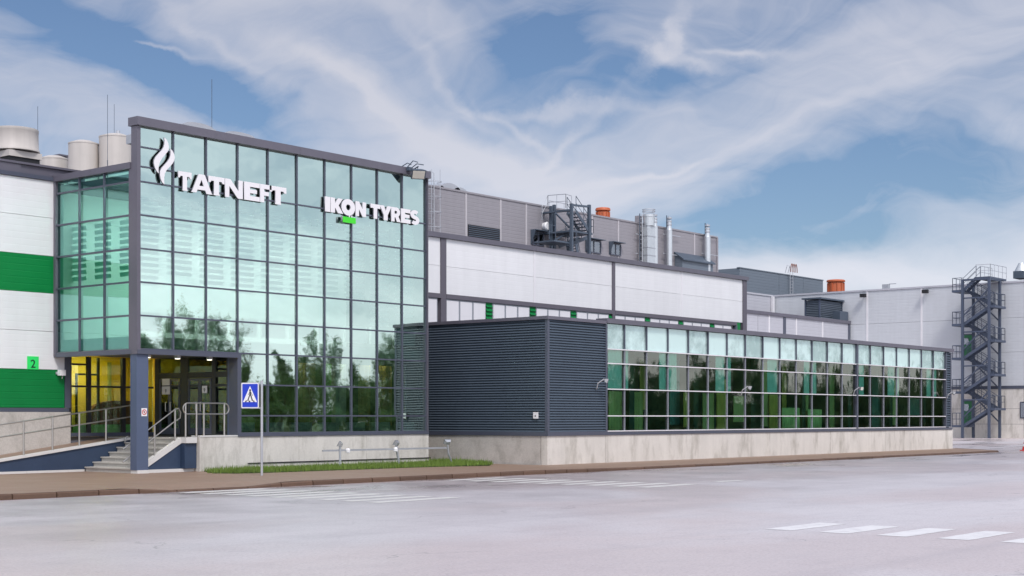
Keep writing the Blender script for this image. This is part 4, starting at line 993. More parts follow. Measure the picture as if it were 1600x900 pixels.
LYR = 35.35
lr = thing('lamp_rail', 'galvanised rail on low posts carrying ground floodlights beside the plinth', 'rail', (XatY(531, LYR), LYR, PZ))
zr = ZP(702, XatY(600, LYR), LYR)
MB().bar((XatY(504, LYR), LYR, zr), (XatY(697, LYR), LYR, zr), .05, .06).build('rail', GALV, lr)
xa, xb, xc = XatY(530, LYR), XatY(618, LYR), XatY(698, LYR)
MB().tube([(xa, LYR-.04, PZ), (xa, LYR-.04, zr+.14)], .04, 8).build('post', GALV, lr)
MB().tube([(xb+.14, LYR-.05, PZ), (xb+.02, LYR-.04, zr), (xb, LYR-.04, zr+.14)], .045, 8).build('post', GALV, lr)
MB().tube([(xc+.22, LYR-.04, PZ), (xc+.2, LYR-.04, PZ+.12), (xc+.06, LYR-.04, PZ+.35), (xc, LYR-.04, zr+.1)], .035, 8).build('post', GALV, lr)
for x in (xb-.07, xa+.33): MB().lathe((x, LYR-.07, 0), [(.001,zr-.1),(.08,zr-.08),(.085,zr+.02),(.05,zr+.06),(.001,zr+.07)], 12).build('junction_box', SIGNWHITE, lr)
MB().box((xa-.22, LYR-.12, PZ-.02), (xa+.2, LYR+.06, PZ+.05)).build('foot', CONC, lr)
def floodlight(name, label, c, d, s, group=None, arm=None, mbody=None):
    """box lamp at c aimed along d"""
    t = thing(name, label, 'floodlight', c, group); c = Vector(c); d = Vector(d).normalized()
    u = Vector((0,0,1)); r = d.cross(u).normalized(); u = r.cross(d)
    P = lambda a, b, e: c+r*a*s+u*b*s+d*e*s
    def hexa(a0, a1, b0, b1, e0, e1, tp=1.0):
        v = [P(a, b, e0) for a, b in ((a0*tp,b0*tp),(a1*tp,b0*tp),(a1*tp,b1*tp),(a0*tp,b1*tp))]+[P(a, b, e1) for a, b in ((a0,b0),(a1,b0),(a1,b1),(a0,b1))]
        return MB().add(v, [(3,2,1,0),(4,5,6,7),(0,1,5,4),(1,2,6,5),(2,3,7,6),(3,0,4,7)])
    hexa(-.5,.5,-.35,.35,-.3,.15,.6).build('housing', mbody or GALV, t)
    hexa(-.52,.52,-.37,.37,.151,.2).build('rim', DARKSTEEL, t)
    hexa(-.44,.44,-.3,.3,.201,.22).build('lens', LENS, t)
    if arm: MB().tube(arm, .022*max(1, s*1.5), 8).build('arm', mbody or GALV, t)
    return t
for x, lab, dd in ((xa, 'first low ground floodlight from the crossing sign on the rail', (-.5,.7,.45)), (xb, 'middle of the three low ground floodlights on the rail', (-.3,.8,.5)), (xc, 'third low ground floodlight nearest the corrugated wall', (.3,.8,.5))):
    floodlight('ground_floodlight', lab, (x, LYR-.04, zr+.2), dd, .25, 'ground floodlights on the rail', mbody=GALV)
X_ = XatY(655, TY-.5)
floodlight('tower_floodlight', 'dark angular floodlight at the right end of the tower coping', (X_, TY-.45, ZP(271, X_, TY-.45)), (-.45,-.65,-.6), .5, arm=[(X_+.1, TY-.1, Z(8.95)), (X_, TY-.45, Z(9.02)), (X_, TY-.4, Z(8.9))], mbody=DARKSTEEL)
t = thing('lamp_bracket', 'tangle of thin steel brackets above the tower floodlight', 'bracket', (X_, TY-.2, Z(9.0)))
for a in ((-.35,-.2,.08),(.15,-.35,.12),(-.05,-.25,.2)): MB().tube([(X_+a[0], TY+.1, Z(9.0)), (X_+a[0]+.05, TY-.2, Z(9.05+a[2])), (X_+a[0]+.25, TY+a[1], Z(9.02+a[2]))], .018, 6).build('rod', DARKSTEEL, t)
MB().box((X_-.3, TY-.28, Z(8.86)), (X_-.12, TY-.14, Z(8.99))).build('gear_box', DARKSTEEL, t)
LAMPGREY = mat('lamp_grey_paint', (.42,.43,.45), .4)
for px, py, lab in ((943,595,'white wall floodlight on the corrugated front beside the first pane'),(1167,606,'white wall floodlight between panes in the middle of the green glazing'),(1341,607,'white wall floodlight on the thick post of the glazing'),(1486,614,'white wall floodlight at the far end of the low block')):
    X_ = XatY(px+3, CY-.4); zz = ZP(py, X_, CY-.4)
    floodlight('wall_floodlight', lab, (X_, CY-.45, zz), (.55,-.6,-.35) if px != 1341 else (-.1,-.9,-.2), .25, 'wall floodlights along the low block', arm=[(X_-.1, CY-.02, zz-.32), (X_-.22, CY-.16, zz-.28), (X_-.24, CY-.22, zz-.1), (X_-.1, CY-.4, zz+.06), (X_, CY-.45, zz)], mbody=LAMPGREY)

# ------------------------------------------------------------------ grey factory building behind, its stair, ducts and vents
GYB = 66.0
gx0, gx1 = 50.0, XatY(1120, GYB)
grey = thing('grey_factory_building', 'taller mauve grey factory building rising behind the white hall', 'building', (gx0, GYB, 0))
gt = 15.25
gj = [gx0]+[XatY(p, GYB) for p in (728, 782, 822, 925, 966, 999, 1085)]+[gx1]
zs = [5.0, 8.5, 11.9, gt]
for a, b in zip(gj, gj[1:]):
    for z0, z1 in zip(zs, zs[1:]): boxp('wall_panel', GREY, grey, (a+.02, GYB, Z(z0)), (b-.02, GYB+.2, Z(z1)-.004))
for x in gj[1:-1]: boxp('joint_strip', mat('grey_joint', (.5,.48,.5), .5) if 'grey_joint' not in bpy.data.materials else bpy.data.materials['grey_joint'], grey, (x-.08, GYB-.03, Z(5)), (x+.08, GYB+.1, Z(gt)))
boxp('building_core', ROOFM, grey, (gx0, GYB+.21, 0), (gx1-.02, GYB+40, Z(gt-.1)))
boxp('coping', GREY, grey, (gx0, GYB-.06, Z(gt)), (gx1+.05, GYB+.4, Z(gt+.12)))
boxp('end_trim', GREY, grey, (gx1-.1, GYB-.1, Z(5)), (gx1+.08, GYB+.25, Z(gt)))
a, b = XatY(731, GYB), XatY(780, GYB)
grl = boxp('vent_grille', BLACK, grey, (a, GYB-.06, ZP(375, a, GYB)-.6), (b, GYB-.01, ZP(350.5, a, GYB)))
for i in range(14):
    zz = ZP(350.5, a, GYB)-.1-i*.13; MB().bar((a, GYB-.08, zz), (b, GYB-.08, zz), .03, .05).build('grille_slat', DARKSTEEL, grey)
for px0, px1, py0, py1, g_ in ((834,852,361,383,GLASSW),(919,941,374,394,GLASSW),(956,972,379.5,398,GLASSW)):
    a, b = XatY(px0, GYB-.2), XatY(px1, GYB-.2); z1, z0 = ZP(py0, a, GYB), ZP(py1, a, GYB)
    if px0 == 834: z0 -= .0
    w = MB().box((a, GYB-.12, z0), (a+.08, GYB-.01, z1)).box((b-.08, GYB-.12, z0), (b, GYB-.01, z1)).box((a+.081, GYB-.12, z0), (b-.081, GYB-.01, z0+.08)).box((a+.081, GYB-.12, z1-.08), (b-.081, GYB-.01, z1)).box(((a+b)/2-.04, GYB-.11, z0+.081), ((a+b)/2+.04, GYB-.01, z1-.081)).build('window', FRAME, grey)
    boxp('window_pane', GLASSW, w, (a+.08, GYB-.07, z0+.08), (b-.08, GYB-.06, z1-.08)); boxp('window_dark', DARKIN, grey, (a+.02, GYB-.05, z0+.02), (b-.02, GYB-.005, z1-.02))
    MB().prism([(a-.12, GYB-.02, z0), (a-.12, GYB-.45, z1+.05), (a-.12, GYB-.02, z1+.05)], (.06,0,0)).box((a-.12, GYB-.5, z1+.051), (b+.1, GYB-.01, z1+.1)).build('window_hood', DARKSTEEL, grey)
    if px0 == 956:
        boxp('lit_curtain', emit('warm_window', (.9,.55,.15), .5), grey, (a+.25, GYB-.058, z0+.1), (b-.35, GYB-.051, z1-.4))
# lean-to roof at the right
a, b = XatY(1066, GYB-.75), XatY(1114, GYB-.75)
MB().prism([(a, GYB-.75, Z(8.0)), (a, GYB-.75, Z(12.85)), (a, GYB-.02, Z(13.35)), (a, GYB-.02, Z(8.0))], (b-a,0,0)).build('lean_to', BLUEGREY, grey)
MB().prism([(a-.1, GYB-.95, Z(12.76)), (a-.1, GYB-.95, Z(12.86)), (a-.1, GYB-.02, Z(13.5)), (a-.1, GYB-.02, Z(13.4))], (b-a+.2,0,0)).build('lean_to_roof', DARKSTEEL, grey)
boxp('lean_to_roof', DARKSTEEL, grey, (a-.1, GYB-1.3, Z(12.42)), (b+.1, GYB-.05, Z(12.5)), ) if False else None
# roof edge things
def dome(name, label, c, r, h, group, ax='x'):
    t = thing(name, label, 'skylight', c, group)
    m = MB(); n = 10
    ring_ = []
    for i in range(n+1):
        a = math.pi*i/n; ring_.append((r*math.cos(a), h*math.sin(a)))
    poly = [(c[0]+p, c[1], c[2]+q) for p, q in ring_]
    m.prism(poly, (0, 3.0, 0)).build('dome', mat_dome, t)
    MB().box((c[0]-r-.05, c[1]-.05, c[2]-.3), (c[0]+r+.05, c[1]+3.05, c[2]-.002)).build('kerb_upstand', GALV, t)
mat_dome = mat('skylight_acrylic', (.42,.44,.48), .25)
for px, r_, lab in ((686,.8,'rounded rooftop skylight partly behind the tower ladder'),(704,1.2,'largest rounded rooftop skylight above the grey wall'),(720,.9,'low rounded rooftop skylight right of the largest one')):
    x = XatY(px, GYB+2.5); dome('roof_skylight', lab, (x, GYB+2.5, Z(gt+.35)), r_, r_*.62, 'skylights on the grey roof')
for px0, px1, lab in ((288,334,'faint rounded skylight above the tower coping near the thin mast'),(352,399,'faint rounded skylight above the tower coping right of the thin mast')):
    Yd = 38.6; x0, x1 = XatY(px0, Yd), XatY(px1, Yd); zt_ = ZP(192 if px0 < 300 else 206.5, (x0+x1)/2, Yd)
    dome('tower_skylight', lab, ((x0+x1)/2, Yd, zt_-.13), (x1-x0)/2, .13, 'skylights on the tower roof')
    t = bpy.data.objects['tower_skylight' if px0 < 300 else 'tower_skylight.001']
    MB().box((x0, Yd+.1, Z(7.381)), (x1, Yd+2.0, zt_-.44)).build('upstand_box', GALV, t)
def cage_ladder(name, label, x, y, z0, z1, nrm, w=.5, cage=True, group=None, m=GALV):
    t = thing(name, label, 'ladder', (x, y, z0), group); n = Vector((*nrm, 0)).normalized(); r = Vector((-n.y, n.x, 0)); c = Vector((x, y, 0))
    for s in (-1, 1):
        p = c+r*s*w/2; q = MB().tube([(p.x, p.y, z0), (p.x, p.y, z1+.9), tuple(p-n*.35+Vector((0,0,z1+1.1))), tuple(p-n*.6+Vector((0,0,z1+.3)))], .035, 6); q.build('stile', m, t)
    m_ = MB(); zz = z0+.3
    while zz < z1: m_.tube([tuple(c-r*w/2+Vector((0,0,zz))), tuple(c+r*w/2+Vector((0,0,zz)))], .022, 5); zz += .33
    m_.build('rungs', m, t, kind='stuff')
    if cage:
        zz = z0+1.0
        while zz < z1+1.0:
            MB().tube([tuple(c+r*w*.8*math.cos(a)+n*(.1+w*1.2*math.sin(a))+Vector((0,0,zz))) for a in [math.pi*i/8 for i in range(9)]], .025, 5).build('hoop', m, t); zz += 1.0
        for a in (.5, 1.57, 2.64):
            p = c+r*w*.8*math.cos(a)+n*(.1+w*1.2*math.sin(a)); MB().tube([(p.x, p.y, z0+1.0), (p.x, p.y, z1+1.0)], .02, 5).build('cage_bar', m, t)
    return t
x = XatY(678.5, GYB-.5); cage_ladder('caged_ladder', 'grey caged ladder on the grey wall right beside the glass tower', x, GYB-.2, Z(9.5), Z(gt), (0,-1), .6)
# ducts
def gp(px, Y=GYB-.9): return XatY(px, Y)
def strap(t, x0, x1, z):
    MB().box((x0, GYB-1.35, z-.05), (x1, GYB-.0, z+.05)).build('strap', GALV, t)
dz0 = Z(7.4)
t = thing('square_duct', 'large square sheet metal duct with a capped rounded head', 'duct', (gp(1015), GYB-1, dz0))
x0, x1 = gp(1011.5, GYB-.8), gp(1024, GYB-.8); Yd0, Yd1 = GYB-.8, GYB-.3
zt_ = ZP(352, x0, Yd0)
zz = dz0; secs = [dz0]+[ZP(p, x0, Yd0) for p in (398, 386, 368)]+[zt_]
for a, b in zip(secs, secs[1:]):
    MB().box((x0, Yd0, a+.015), (x1, Yd1, b-.015)).build('duct_section', DUCT, t); MB().box((x0-.03, Yd0-.03, b-.03), (x1+.03, Yd1+.03, b+.03)).build('flange', GALV, t)
m = MB(); xc_ = (x0+x1)/2; yc_ = (Yd0+Yd1)/2
pr = [((x1-x0)/2, zt_+.03), ((x1-x0)/2*1.02, zt_+.8), ((x1-x0)/2*.82, zt_+1.0)]
m.lathe((xc_, yc_, 0), [(.42,zt_+.03),(.45,zt_+.7),(.48,zt_+.73),(.48,zt_+.9),(.36,zt_+.95)], 20).build('cowl', DUCT, t, smooth='auto')
for z_ in (zt_+1.15, zt_+1.3): MB().tube([(xc_+.5*math.cos(a), yc_+.5*math.sin(a), z_) for a in [6.2832*i/16 for i in range(17)]], .03, 5).build('guard_ring', GALV, t)
for a in range(4): MB().tube([(xc_+.5*math.cos(a*1.57), yc_+.5*math.sin(a*1.57), zt_+.85), (xc_+.5*math.cos(a*1.57), yc_+.5*math.sin(a*1.57), zt_+1.3)], .025, 5).build('guard_post', GALV, t)
for py in (335,):
    MB().box((gp(998.5, GYB+.1), GYB+.1, Z(gt+.1)), (gp(1004, GYB+.1), GYB+.5, Z(gt+.7))).build('side_box', GREY, t)
def stack(label, px, wpx, pytop, ptop2):
    x = gp(px); r = wpx/2*dep(x, GYB-.9)/FPX; Yc_ = GYB-.3-r
    t = thing('exhaust_stack', label, 'exhaust stack', (x, Yc_, dz0), 'exhaust stacks on the grey wall')
    z1 = ZP(pytop, x, Yc_); secs = [dz0, dz0+2.4, dz0+5.2, z1-1.0]
    for a, b in zip(secs, secs[1:]): MB().lathe((x, Yc_, 0), [(r,a),(r,b-.03),(r*1.03,b-.025),(r*1.03,b)], 18).build('pipe_section', DUCT, t, smooth='auto')
    MB().lathe((x, Yc_, 0), [(r,z1-1.0),(r*.72,z1-.7),(r*.72,z1-.2)], 18).build('neck', DUCT, t, smooth='auto')
    for q in range(3): MB().lathe((x, Yc_, 0), [(r*.75,z1-.62+q*.26),(r*.85,z1-.6+q*.26),(r*.85,z1-.5+q*.26),(r*.75,z1-.48+q*.26)], 18).build('rain_collar', GALV, t, smooth='auto')
    return t, x, Yc_, r, z1
stack('slim round exhaust stack right beside the square duct', 1029, 9.5, 336, 0)
stack('middle round exhaust stack on the grey wall', 1051.5, 9.5, 340.5, 0)
stack('rightmost round exhaust stack at the end of the grey wall', 1111, 9.5, 352, 0)
for px, py0, lab in ((1001.5,334,'slim dark service ladder left of the square duct'),(1043.5,337,'slim dark service ladder beside the middle stack'),(1103.5,349,'slim dark service ladder beside the rightmost stack')):
    x = gp(px, GYB-.4); z1 = ZP(py0, x, GYB-.4)
    t = thing('service_ladder', lab, 'ladder', (x, GYB-.4, dz0), 'slim ladders on the grey wall')
    for d in (-.17, .17): MB().tube([(x+d, GYB-.4, dz0), (x+d, GYB-.4, z1)], .045, 6).build('stile', DARKSTEEL if d < 0 else GALV, t)
    m = MB(); zz = dz0+.3
    while zz < z1-.2: m.tube([(x-.17, GYB-.4, zz), (x+.17, GYB-.4, zz)], .025, 5); zz += .33
    m.build('rungs', GALV, t, kind='stuff')
    for zz in (ZP(367, x, GYB), ZP(397, x, GYB)): MB().bar((x-.6, GYB-.3, zz), (x+2.0, GYB-.3, zz), .05, .06).build('wall_bracket', GALV, t)
# orange roof vents
def roof_vent(label, px, py0, py1, wpx, Y, square=False):
    x = XatY(px, Y); s = dep(x, Y)/FPX; r = wpx/2*s; z1, z0 = ZP(py0, x, Y), ZP(py1, x, Y)
    t = thing('orange_roof_vent', label, 'roof vent', (x, Y, z0), 'orange roof vents')
    n = 20
    MB().lathe((x, Y, 0), [(r*.93,z0-.3),(r*.9,z1-.35)], n).build('drum', ORANGE, t, smooth='auto')
    MB().lathe((x, Y, 0), [(r*.96,z1-.3),(r*1.07,z1-.26),(r*1.07,z1-.12),(r*.98,z1-.04),(r*.6,z1)], n).build('lid', ORANGE, t, smooth='auto')
    for k in range(10):
        a = k*.628; MB().box((x+r*.95*math.cos(a)-.05, Y+r*.95*math.sin(a)-.05, z0-.3), (x+r*.95*math.cos(a)+.05, Y+r*.95*math.sin(a)+.05, z1-.37)).build('rib', ORANGE, t)
roof_vent('orange drum vent on the grey roof right of the rooftop stair', 942, 324.5, 341, 22, GYB+3)
roof_vent('orange drum vent on the far roof beside the blue grey box', 1306, 437, 452, 27, 74.5)

# stair on the hall roof
def stair_tower(name, label, corners, lefts, rights, landing, pmat, zbase, ztop, dirv, group=None, outer_first=True, railh=1.0, lw=1.0):
    pass
def rail_run(t, pts, m, h=1.0, n=None, name='guard_rail', r=.025):
    """posts and two rails along a polyline of floor points; sloping runs keep vertical posts"""
    mb = MB(); P = [Vector(p) for p in pts]
    up = Vector((0,0,h)); mid = Vector((0,0,h*.5))
    mb.tube([p+up for p in P], r, 5); mb.tube([p+mid for p in P], r*.8, 5)
    for a, b in zip(P, P[1:]):
        k = max(1, int((b-a).length/.8))
        for i in range(k+1):
            q = a+(b-a)*i/k; mb.tube([q, q+up], r, 5)
    return mb.build(name, m, t)
def flight(t, p0, p1, w, wdir, m, mt, name='flight'):
    p0, p1, wd = Vector(p0), Vector(p1), Vector(wdir).normalized()
    mb = MB()
    for s in (-1, 1): mb.bar(p0+wd*s*w/2-Vector((0,0,.1)), p1+wd*s*w/2-Vector((0,0,.1)), .05, .25)
    fo = mb.build(name, m, t)
    n = max(4, int(abs(p1.z-p0.z)/.19))
    run = (p1-p0); run.z = 0; dh = run.normalized()
    for i in range(1, n):
        c = p0+(p1-p0)*i/n
        q = MB().add([c-wd*(w/2-.03)-dh*.13, c+wd*(w/2-.03)-dh*.13, c+wd*(w/2-.03)+dh*.13, c-wd*(w/2-.03)+dh*.13]+[v-Vector((0,0,.04)) for v in (c-wd*(w/2-.03)-dh*.13, c+wd*(w/2-.03)-dh*.13, c+wd*(w/2-.03)+dh*.13, c-wd*(w/2-.03)+dh*.13)],
                     [(0,1,2,3),(7,6,5,4),(0,4,5,1),(1,5,6,2),(2,6,7,3),(3,7,4,0)]); q.build('tread', mt, t)
    for s in (-1, 1):
        rail_run(t, [p0+wd*s*w/2, p1+wd*s*w/2], m, 1.0, name='guard_rail')
RYS = GYB-.6
rst = thing('rooftop_stair', 'dark steel stair tower against the grey wall above the white hall', 'stair', (gp(890, 63.5), 63.5, Z(7.45)))
def rp(px, Y): return XatY(px, Y)
Yf, Yb = 63.4, 65.4
xl_, xm_, xr_ = rp(866, Yf), rp(892, Yf), rp(920, Yf)
ztp = ZP(322, xl_, Yf); zmid = ZP(359, xm_, Yf); zlo = ZP(378, xm_, Yf)
for px, Y, py in ((866,Yb,320),(893,Yf,318),(920.5,Yf,320),(861,Yb,322)):
    x = rp(px, Y); MB().bar((x, Y, Z(7.4)), (x, Y, ZP(py, x, Y)), .2, .2, up=(0,1,0)).build('post', DARKSTEEL, rst)
MB().box((rp(856, Yb), Yf+.1, ztp-.12), (rp(895, Yf), GYB+.4, ztp)).build('landing', DARKSTEEL, rst)
MB().box((rp(893, Yf), Yf, zmid-.12), (rp(926, Yf), GYB-.1, zmid)).build('landing', DARKSTEEL, rst)
MB().box((rp(866, Yf+.1), Yf+.1, zlo-.12), (rp(893, Yf), Yf+1.9, zlo)).build('landing', DARKSTEEL, rst)
flight(rst, (rp(893, Yf+.4), Yf+.4, ztp), (rp(917, Yf+.4), Yf+.4, zmid), .8, (0,1,0), DARKSTEEL, DARKSTEEL)
flight(rst, (rp(912, Yf+1.5), Yf+1.5, zmid), (rp(880, Yf+1.5), Yf+1.5, zlo), .8, (0,1,0), DARKSTEEL, DARKSTEEL)
flight(rst, (rp(893, Yf+.4), Yf+.4, zlo), (rp(913, Yf+.4), Yf+.4, Z(7.4)), .8, (0,1,0), DARKSTEEL, DARKSTEEL)
x0 = rp(868, Yb); MB().bar((rp(868, Yf+.3), Yf+.3, ztp-.4), (rp(890, Yf+.3), Yf+.3, zmid+.2), .1, .1).build('brace', DARKSTEEL, rst)
MB().bar((rp(868, Yf+1), Yf+1, zlo+.2), (rp(892, Yf+1), Yf+1, zmid+.1), .1, .1).build('brace', DARKSTEEL, rst)
MB().bar((rp(893, Yf), Yf, ZP(320, xm_, Yf)), (rp(920.5, Yf), Yf, ZP(323, xr_, Yf)), .1, .14).build('tie_beam', DARKSTEEL, rst)
rail_run(rst, [(rp(847, Yb), Yb, ztp-.7), (rp(856, Yb), Yb, ztp+.15), (rp(884, Yf+.2), Yf+.2, ztp+.05), (rp(893, Yf+.2), Yf+.2, ztp)], GALV)
rail_run(rst, [(rp(858, GYB+.3), GYB+.3, ztp), (rp(893, GYB+.3), GYB+.3, ztp)], GALV)
rail_run(rst, [(rp(917, Yf), Yf, zmid), (rp(927, Yf), Yf, zmid), (rp(927, Yf), GYB-.1, zmid)], DARKSTEEL)
rail_run(rst, [(rp(858, Yf+.1), Yf+.1, zlo), (rp(868, Yf+.1), Yf+.1, zlo)], DARKSTEEL)
x = rp(858, GYB-.5); zz = ZP(353, x, GYB-.5); t = thing('extractor_fan', 'round white fan cowl on the grey wall left of the rooftop stair', 'fan', (x, GYB-.5, zz))
MB().tube([(x, GYB-.02, zz), (x, GYB-.34, zz), (x, GYB-.42, zz)], [.26,.32,.26], 16).build('cowl', SIGNWHITE, t, smooth='auto'); MB().tube([(x+.26, GYB-.02, zz-.04), (x+.26, GYB-.3, zz-.04)], [.28,.33], 16).build('shroud', BLACK, t)

# ------------------------------------------------------------------ low annex, far wing, roof box
AY = 63.3; WX = 127.2; BY = 71.5; WT = 11.75
annex = thing('low_annex', 'low pale grey annex between the white hall and the far wing', 'building', (75, AY, 0))
ax = [70.5, 110.0]+[XatY(p, AY) for p in (1201.5,1225.5,1244,1285)]+[XatY(1326, AY)]
for a, b in zip(ax, ax[1:]): boxp('wall_panel', ANNEX, annex, (a+.03, AY, 0), (b-.03, AY+.2, Z(8.75)))
for p, m, w in ((1201.5,JOINT,.08),(1244,JOINT,.08),(1285,JOINT,.08),(1225.5,FRAME,.22),(1326.5,FRAME,.2)): boxp('joint_strip', m, annex, (XatY(p, AY)-w, AY-.05, 0), (XatY(p, AY)+w, AY+.1, Z(8.75)))
boxp('coping', CAP, annex, (70.5, AY-.12, Z(8.76)), (XatY(1328, AY), AY+.3, Z(9.05)))
boxp('roof', ROOFM, annex, (70.5, AY+.21, Z(8.4)), (WX-.05, BY-.05, Z(8.74)))
boxp('upstand', DARKSTEEL, annex, (XatY(1314, AY)+.0, AY+.1, Z(9.06)), (XatY(1327, AY), AY+1.5, Z(9.9)))
x0, x1 = XatY(1256, AY+1.0), XatY(1317, AY+.8)
t = thing('louvred_roof_unit', 'dark louvred plant box standing on the annex roof', 'roof unit', (x0, AY+1, Z(9.0)))
yb0 = AY+.8; xk = XatY(1281, yb0)
zt_, zb_ = ZP(467, xk, yb0), ZP(490, xk, yb0)
UL = YatX(1257, xk)
boxes = MB().box((xk+.1, yb0+.1, Z(8.75)), (x1-.1, UL-.1, zt_-.1)).build('body', DARKSTEEL, t)
boxp('lid', DARKSTEEL, t, (xk-.2, yb0-.2, zt_), (x1+.1, UL+.2, zt_+.14))
for x in (xk, x1-.12): boxp('corner_post', STAIRBLUE, t, (x, yb0, Z(8.75)), (x+.14, yb0+.14, zt_))
boxp('corner_post', STAIRBLUE, t, (xk, UL-.14, Z(8.75)), (xk+.14, UL, zt_))
zz = Z(9.2)
while zz < zt_-.1:
    MB().bar((xk+.15, yb0+.06, zz), (x1-.13, yb0+.06, zz), .08, .03, up=(0,-.7,1)).build('louvre_slat', BLUEGREY, t)
    MB().bar((xk+.06, yb0+.15, zz), (xk+.06, UL-.15, zz), .08, .03, up=(-.7,0,1)).build('louvre_slat', BLUEGREY, t); zz += .16

wing = thing('far_wing', 'tall pale grey factory wing with a concrete base at the far right', 'building', (WX, 50, 0))
wj = [15.0]+sorted([YatX(p, WX) for p in (1355, 1440, 1520, 1600, 1700)])+[BY]
wz = [2.75, 5.7, 8.7, WT]
for a, b in zip(wj, wj[1:]):
    for z0, z1 in zip(wz, wz[1:]): boxp('wall_panel', WING, wing, (WX, a+.01, Z(z0)+.01), (WX+.2, b-.01, Z(z1)-.01))
    for z0, z1 in ((-1.9, -.6), (-.6, .75), (.75, 2.5)): boxp('plinth_panel', CONC, wing, (WX-.05, a+.015, Z(z0)+.012), (WX+.15, b-.015, Z(z1)-.012))
for p in (1355, 1440): y = YatX(p, WX); boxp('joint_strip', JOINT, wing, (WX-.04, y-.09, Z(2.75)), (WX+.1, y+.09, Z(WT)))
boxp('base_trim', FRAME, wing, (WX-.1, 15, Z(2.5)), (WX+.1, BY-.01, Z(2.74)))
boxp('coping', ANNEX, wing, (WX-.08, 15, Z(WT+.002)), (WX+.3, BY, Z(WT+.16)))
boxp('building_core', ROOFM, wing, (WX+.21, 15, 0), (220, 130, Z(WT-.1)))
boxp('back_wall', ANNEX, wing, (gx1+.1, BY, 0), (WX-.01, BY+.2, Z(WT)))
boxp('back_coping', ANNEX, wing, (gx1+.1, BY-.08, Z(WT+.002)), (WX-.09, BY+.3, Z(WT+.16)))
boxp('back_core', ROOFM, wing, (gx1+.1, BY+.21, 0), (WX+.2, 130, Z(WT-.1)))
boxp('downpipe', JOINT, wing, (WX-.5, BY-.3, Z(6)), (WX-.25, BY-.05, Z(WT)))
y0, y1 = YatX(1606, WX), YatX(1594.5, WX)
wf = boxp('window', FRAME, wing, (WX-.12, y0, Z(-.1)), (WX-.055, y1, Z(1.35))); boxp('window_pane', GLASSW, wf, (WX-.15, y0+.1, Z(0)), (WX-.125, y1-.1, Z(1.25)))
for px, zz in ((1350,11.3),(1447,11.35)):
    y = YatX(px, WX-.3); t = thing('eaves_lamp', 'small dark lamp under the wing coping '+('nearer the roof box' if px < 1400 else 'nearer the far stair tower'), 'lamp', (WX-.3, y, Z(zz)), 'lamps under the wing coping')
    MB().box((WX-.7, y-.25, Z(zz)-.12), (WX-.3, y+.25, Z(zz)+.2)).build('housing', BLACK, t); MB().bar((WX-.4, y, Z(zz)), (WX-.02, y, Z(zz+.1)), .08, .08).build('arm', DARKSTEEL, t)
# blue grey box on the roof of the wing
px_ = thing('rooftop_plant_room', 'blue grey box shaped plant room on the far roof', 'plant room', (131.8, 78, Z(WT)))
bx0, by0 = 131.8, 78.0; bt = 15.35
bx1 = XatY(1286, by0)
bj = [bx0, XatY(1235, by0)-2.5, XatY(1255, by0), bx1]
for a, b in zip(bj, bj[1:]): boxp('wall_panel', BLUEGREY, px_, (a+.02, by0, Z(WT-.09)), (b-.02, by0+.2, Z(bt)))
for a, b in ((by0+.21, 86), (86.02, 97)): boxp('wall_panel', BLUEGREY, px_, (bx0+.01, a, Z(WT-.09)), (bx0+.2, b, Z(bt)))
boxp('roof', ROOFM, px_, (bx0+.21, by0+.21, Z(WT)), (bx1-.05, 97, Z(bt-.02)))
boxp('coping', BLUEGREY, px_, (bx0-.06, by0-.06, Z(bt+.002)), (bx1+.05, by0+.3, Z(bt+.1)))
x = XatY(1238, by0-.4); t = cage_ladder('box_ladder', 'short hooped ladder on the front of the blue grey roof box', x, by0-.3, Z(WT), Z(bt), (0,-1), .6, False)
for d in (-.45, .0, .45): MB().tube([(x+d-.25+.25*(1-math.cos(a)), by0-.6, Z(bt+.3)+.9*math.sin(a)+0) for a in [math.pi*i/8 for i in range(9)]], .05, 5).build('top_hoop', mat('rust_red', (.25,.09,.06), .6) if 'rust_red' not in bpy.data.materials else bpy.data.materials['rust_red'], t)
# vent at the far right roof edge
y = YatX(1596, WX+3); t = thing('roof_cowl', 'dark roof cowl with a pale cone at the right edge of the wing', 'roof vent', (WX+3, y, Z(WT)))
zz = ZP(434, WX+3, y)
MB().box((WX+2.2, y-.5, zz-.1), (WX+3.8, y+.45, zz+.55)).build('base_box', DARKSTEEL, t)
MB().lathe((WX+3, y, 0), [(.62,zz+.56),(.3,zz+1.2),(.26,zz+1.3)], 12).build('cone', DUCT, t, smooth='auto')
t = thing('roof_pipe', 'tiny pale vent frame on the wing roof edge', 'roof vent', (WX+.2, YatX(1380, WX), Z(WT)))
y = YatX(1380, WX); MB().box((WX+.4, y-.3, Z(WT+.15)), (WX+.8, y+.3, Z(WT+.6))).build('hood', GALV, t); MB().bar((WX+.6, y-.3, Z(WT+.62)), (WX+.6, y-1.0, Z(WT+.62)), .06, .06).build('pipe', GALV, t)

